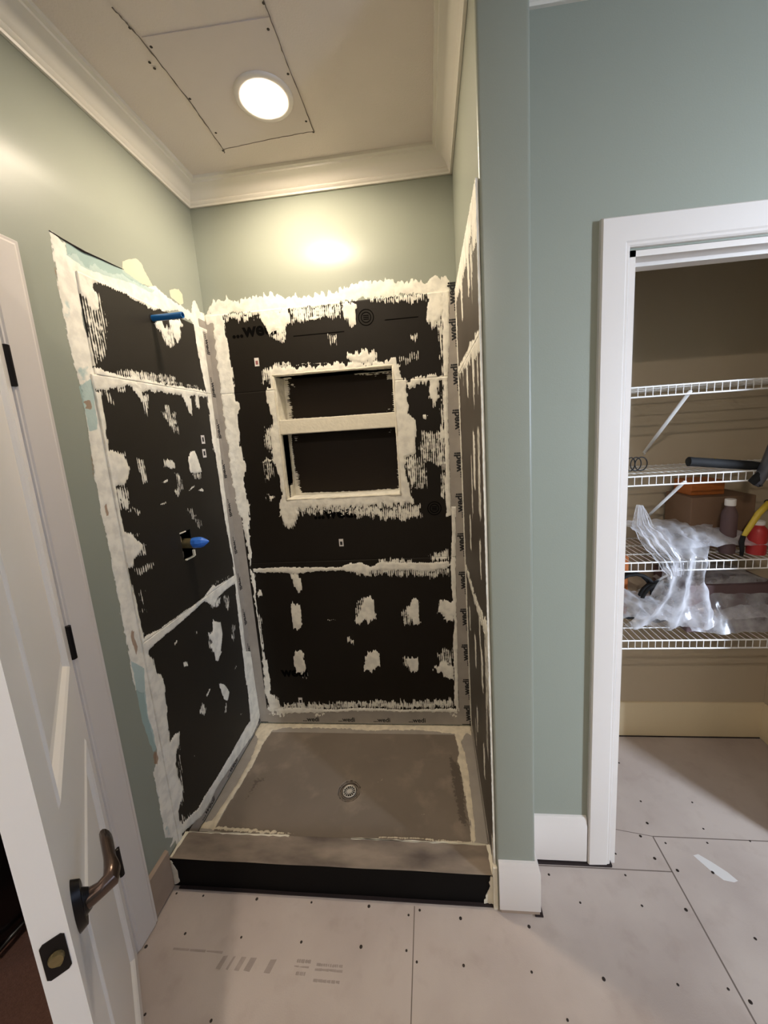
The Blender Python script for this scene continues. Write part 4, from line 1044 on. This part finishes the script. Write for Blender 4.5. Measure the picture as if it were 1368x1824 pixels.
# ------------------------------------------------------------------ closet wire shelves
SX0, SX1, SD = X2+.013, 2.573, .33
def make_shelf(z, label):
    root = empty('wire_shelf', (1.93, -.165, z), label, 'shelf', 'white wire closet shelves')
    m = MB()
    n = int((SX1-SX0)/.0254)
    for i in range(n+1):
        x = SX0+.008+i*.0254
        m.tube([(x, -.004, z), (x, -SD, z)], .0014, 5)
    for y in (-.008, -.12, -.23): m.tube([(SX0, y, z-.0028), (SX1, y, z-.0028)], .0024, 6)
    m.build('deck', M['wire'], root)
    m = MB()
    for i in range(n+1):
        x = SX0+.008+i*.0254
        m.tube([(x, -SD+.002, z+.001), (x, -SD-.0015, z-.002), (x, -SD-.0015, z-.036)], .0015, 5)
    m.tube([(SX0, -SD, z-.002), (SX1, -SD, z-.002)], .003, 8); m.tube([(SX0, -SD, z-.036), (SX1, -SD, z-.036)], .003, 8)
    m.build('front_lip', M['wire'], root)
    return root
def add_brace(root, z):
    m = MB(); p, q = V3((1.945, -SD-.002, z-.030)), V3((1.978, -.004, z-.262)); d = (q-p).normalized(); s_ = V3((1, 0, 0))
    m.tube([p-d*.006, p, q, q+d*.004], [(.006, .002), (.0085, .002), (.0085, .002), (.006, .002)], 8)
    m.tube([q+V3((0, -.004, -.004)), q+V3((0, .004, -.010))], .004, 8)
    m.build('brace', M['wire'], root)['label'] = 'flat white diagonal support brace'
SH = [(1.697, 'top white wire shelf, empty, in the closet', True), (1.375, 'second white wire shelf from the top, holding a long black tube tool', True), (1.040, 'third white wire shelf from the top, with plastic film hanging off its front', True), (.715, 'lowest white wire shelf in the closet, under crumpled plastic film', False)]
for z, lab, br in SH:
    s_ = make_shelf(z, lab)
    if br: add_brace(s_, z)
# rails on the wall (thin dark lines in the photo are the shelves' shadows)

# ------------------------------------------------------------------ things on the closet shelves
def make_gun():
    z = 1.375
    root = empty('caulking_gun', (2.10, -.30, z), 'long black tube tool with grey handle hooked over the second shelf', 'tool')
    m = MB(); m.tube([(1.978, -.292, z+.040), (1.981, -.292, z+.040), (2.00, -.293, z+.038), (2.18, -.316, z+.016), (2.22, -.320, z+.012)], [.014, .018, .017, .0165, .012], 16)
    m.build('barrel', M['rubber'], root, smooth=True, autosmooth=50)
    m = MB()
    m.tube([(2.185, -.345, z-.055), (2.188, -.350, z-.02), (2.205, -.350, z+.03), (2.222, -.346, z+.085), (2.236, -.342, z+.13)], [(.012, .010), (.024, .012), (.022, .012), (.020, .011), (.012, .008)], 12)
    m.build('handle', M['greyplastic'], root, smooth=True)['label'] = 'grey metal handle'
    m = MB(); m.tube([(2.232, -.343, z+.12), (2.222, -.342, z+.165), (2.238, -.34, z+.19), (2.262, -.338, z+.165), (2.266, -.338, z+.11)], .0035, 8)
    m.tube([(2.222, -.342, z+.165), (2.205, -.342, z+.170), (2.208, -.342, z+.160)], .002, 6)
    m.build('trigger_wire', M['rubber'], root, smooth=True)['label'] = 'bent black wire trigger'
    m = MB(); m.tube([(2.168, -.336, z-.045), (2.18, -.344, z-.030), (2.20, -.348, z-.010), (2.21, -.345, z+.012)], [.012, .017, .018, .012], 12)
    m.tube([(2.180, -.352, z-.052), (2.190, -.352, z-.050)], .007, 10)
    m.build('clamp_head', M['rubber'], root, smooth=True)
make_gun()
for k, (x, a_) in enumerate(((1.822, .55), (1.842, .7), (1.862, .85))):
    m = MB(); R_ = .027; ctr = V3((x, -.20, 1.375+R_+.0035))
    m.tube([ctr+V3((math.cos(t*math.pi/12)*R_*math.sin(a_+.5), math.cos(t*math.pi/12)*R_*math.cos(a_+.5), math.sin(t*math.pi/12)*R_)) for t in range(25)], .0022, 7, caps=False)
    o = m.build('wire_ring', M['rubber'], smooth=True)
    tag(o, ('leftmost', 'middle', 'rightmost')[k]+' of three dark metal rings standing on the second shelf by the door frame', 'ring', 'dark rings on the second shelf')
m = MB(); m.tube([(2.145, -.14, 1.385), (2.155, -.14, 1.397), (2.165, -.14, 1.387), (2.178, -.14, 1.399), (2.186, -.14, 1.388)], [.006, .008, .006, .008, .005], 8)
tag(m.build('yellow_clip', M['yellow'], smooth=True), 'small yellow clip lying behind the black tube on the second shelf', 'clip')

def carton(name, a, b_, m_, label, cat, lid=None):
    o = MB().box(a, b_, bevel=.004).build(name, m_)
    return tag(o, label, cat)
z3, z4 = 1.0424, .7174
# third shelf
carton('cardboard_box', (2.06, -.20, z3), (2.30, -.03, z3+.215), M['brown'], 'brown cardboard box at the back of the third shelf', 'box')
carton('orange_carton', (2.08, -.16, z3+.2155), (2.21, -.05, z3+.275), M['orange'], 'small orange carton lying on top of the brown cardboard box under the second shelf', 'box')
def jar(name, x, y, z, r, h, body, cap, label, cat):
    root = empty(name, (x, y, z), label, cat)
    MB().lathe([(0, 0), (r*.95, 0), (r, .004), (r, h*.72), (r*.8, h*.80), (r*.62, h*.84), (r*.62, h*.88), (0, h*.88)], (x, y, z), 'z', 24).build('body', M[body], root, smooth=True, autosmooth=40)
    MB().lathe([(0, h*.88), (r*.66, h*.88), (r*.68, h*.89), (r*.68, h*.99), (r*.6, h), (0, h)], (x, y, z+.0005), 'z', 24).build('cap', M[cap], root, smooth=True, autosmooth=40)
    return root
jar('bottle', 2.165, -.255, z3, .026, .215, 'purple', 'sticker', 'dull dark bottle with white cap on the third shelf', 'bottle')
jar('red_jar', 2.255, -.275, z3, .030, .13, 'red', 'sticker', 'red jar with white lid near the right end of the third shelf', 'jar')
def clamp():
    root = empty('spring_clamp', (2.24, -.30, z3), 'yellow spring clamp standing like a tilted V on the third shelf', 'clamp')
    ap = V3((2.262, -.305, z3+.205))
    MB().tube([(2.175, -.315, z3+.080), (2.19, -.312, z3+.105), (2.225, -.308, z3+.165), ap], [(.007, .008), (.009, .010), (.010, .011), (.011, .012)], 10).build('jaw_arm', M['yellow'], root, smooth=True)
    MB().tube([ap, (2.30, -.30, z3+.190), (2.34, -.295, z3+.175), (2.37, -.29, z3+.09), (2.375, -.29, z3+.011)], [(.011, .012), (.010, .012), (.010, .012), (.009, .010), (.006, .010)], 10).build('jaw_arm', M['yellow'], root, smooth=True)
    MB().lathe([(0, -.012), (.010, -.012), (.010, .012), (0, .012)], ap, 'y', 14).build('pivot', M['rubber'], root)
    MB().tube([(2.175, -.315, z3+.085), (2.17, -.315, z3+.06), (2.178, -.31, z3+.03), (2.178, -.31, z3+.004)], [.008, .009, .007, .006], 10).build('jaw_pad', M['rubber'], root, smooth=True)
clamp()
# lowest shelf
carton('orange_box', (1.80, -.14, z4), (1.86, -.03, z4+.285), M['orange'], 'narrow orange box standing at the left end of the lowest shelf', 'box')
carton('dark_case', (2.02, -.28, z4), (2.34, -.04, z4+.20), M['purple'], 'dull mauve case under the plastic film on the lowest shelf', 'case')
for k, (x, r, c_) in enumerate(((1.86, .105, .0), (1.95, .09, .5))):
    m = MB(); pts = []
    for t_ in range(36):
        an = t_/35*math.pi*3.4; rr2 = r-.010*t_/35
        pts.append((x+math.cos(an+c_)*rr2*.85, -.20-.03*k+.05*t_/35, z4+.010+r+math.sin(an+c_)*rr2))
    m.tube(pts, .0075, 8)
    tag(m.build('hose', M['rubber'], smooth=True), ('larger coil of black hose at the left on the lowest shelf', 'smaller coil of black hose beside the larger one on the lowest shelf')[k], 'hose')
carton('grey_bag', (1.95, -.27, z3), (2.05, -.12, z3+.055), M['greyplastic'], 'flat grey packet under the film on the third shelf', 'packet')

# clear plastic film
def film(name, fn, nu, nv, label, amp, seed, group=None):
    me_v = []; 
    for i in range(nu+1):
        for j_ in range(nv+1):
            u, v = i/nu, j_/nv; p = V3(fn(u, v))
            q = V3((p.x*14+seed, p.y*14, p.z*9)); 
            n1 = noise.noise(q); n2 = noise.noise(q*2.7); n3 = abs(noise.noise(q*1.6+V3((9, 2, 4))))
            p += V3((n2*.5, n1, n3*.8+n2*.4))*amp
            me_v.append(p)
    fs = [(i*(nv+1)+j_, (i+1)*(nv+1)+j_, (i+1)*(nv+1)+j_+1, i*(nv+1)+j_+1) for i in range(nu) for j_ in range(nv)]
    me = bpy.data.meshes.new(name); me.from_pydata(me_v, [], fs); me.update()
    o = link(name, me, M['film_thick' if 'crumpled' in label else 'film'], smooth=True)
    return tag(o, label, 'plastic film')
def lerp(a, b_, t_): return a+(b_-a)*t_
def poly3(pts, t_):
    n = len(pts)-1; k = min(int(t_*n), n-1); f_ = t_*n-k; f_ = f_*f_*(3-2*f_)*.5+f_*.5
    return [lerp(a, b_, f_) for a, b_ in zip(pts[k], pts[k+1])]
def hang(u, v):
    # v runs from the heap on the third shelf over the lip and down to the lowest shelf; u runs across
    prof = [(-.10, z3+.10), (-.20, z3+.10), (-.30, z3+.055), (-.352, z3+.012), (-.362, z3-.06), (-.352, z3-.16), (-.342, z3-.24), (-.335, z3-.275)]
    y, z = poly3(prof, v)
    c = poly3([(1.985, .17), (1.985, .16), (1.97, .10), (1.955, .07), (1.945, .075), (1.94, .11), (1.93, .15), (1.93, .18)], v)
    x = c[0]+(u-.5)*2*c[1]
    fold = math.sin(u*17+3*v)*.009*(.3+v)
    return (x, y+fold, z)
film('plastic_film', hang, 70, 70, 'clear plastic film draped from the third shelf over its lip down to the lowest shelf', .016, 3)
def hang2(u, v):
    prof = [(-.24, z3+.20), (-.28, z3+.13), (-.33, z3+.07), (-.355, z3+.01), (-.36, z3-.05)]
    y, z = poly3(prof, v); c = poly3([(1.845, .012), (1.835, .04), (1.86, .055), (1.90, .05), (1.915, .03)], v)
    return (c[0]+(u-.5)*2*c[1], y+math.sin(u*22)*.008, z)
film('plastic_film', hang2, 40, 50, 'clear plastic film peak rising at the left of the third shelf', .010, 8)
def heap3(u, v):
    x = 1.92+u*.42; y = -.31+v*.24; h = (.10-.05*u)*math.sin(math.pi*min(1, u*1.0))**.5*math.sin(math.pi*(v*.9+.05))**.6
    return (x, y, z3+.018+h)
film('plastic_film', heap3, 60, 50, 'crumpled clear plastic film heaped in the middle of the third shelf', .018, 15)
def heap4(u, v):
    x = 1.62+u*.80; y = -.325+v*.28; h = (.095+.03*math.sin(u*9))*math.sin(math.pi*(v*.8+.12))**.6*(1-.5*(2*u-1)**6)
    return (x, y, z4+.022+h)
film('plastic_film', heap4, 110, 50, 'crumpled clear plastic film spread along the lowest shelf', .020, 22)
def heap5(u, v):
    x = 2.00+u*.42; y = -.34+v*.28; return (x, y, z4+.03+.20*min(1, v*3.2)*(.6+.4*math.sin(u*math.pi)))
film('plastic_film', heap5, 60, 50, 'clear plastic film lying over the mauve case on the lowest shelf', .012, 31)

# ------------------------------------------------------------------ beyond the doorway
r2 = empty('recessed_light', (-.9, -1.3, 2.5), 'unseen ceiling lamp added to light the dim carpeted room beyond the doorway', 'ceiling light')  # unseen lamp, added to brighten the carpet
MB().lathe([(.066, .012), (.068, -.004), (.088, -.0075), (.096, 0), (.066, .012)], (-.9, -1.3, 2.497)).build('trim_ring', M['white'], r2, smooth=True)
MB().lathe([(0, -.008), (.048, -.005), (.0665, .006)], (-.9, -1.3, 2.498)).build('lens', emit_mat('hall_fill_lens', (1, .80, .62), 26), r2)
def dark_bag():
    root = empty('vinyl_bag', (-.62, -.72, 0), 'bulky black glossy bag on the brown carpet beyond the open door', 'bag')
    t_ = bmesh.new(); bmesh.ops.create_cube(t_, size=1); bmesh.ops.subdivide_edges(t_, edges=t_.edges[:], cuts=14, use_grid_fill=True)
    for v in t_.verts:
        c = v.co.copy(); r = V3((c.x, c.y, c.z))
        k = 1-.16*((2*c.x)**4*(2*c.y)**4+(2*c.x)**4*(2*c.z)**4+(2*c.y)**4*(2*c.z)**4)/3
        n_ = noise.noise(c*5)*.05
        v.co = V3((c.x*.44*k*(1+n_), c.y*.62*k*(1+n_), (c.z*k)*.56*(1+n_)))
    zmin = min(v.co.z for v in t_.verts)
    m = MB(); m.merge(t_, Matrix.Translation((-.64, -.72, -zmin-.003)))
    m.build('body', M['vinyl'], root, smooth=True)
    m = MB(); m.tube([(-.415, -1.0, .06), (-.408, -.86, .055), (-.405, -.72, .055), (-.405, -.55, .06)], .008, 8); m.build('piping', M['vinyl'], root, smooth=True)
    m = MB(); m.tube([(-.60, -.90, .54), (-.58, -.86, .60), (-.58, -.72, .63), (-.58, -.58, .60), (-.60, -.54, .54)], .011, 8); m.build('strap', M['vinyl'], root, smooth=True)
dark_bag()
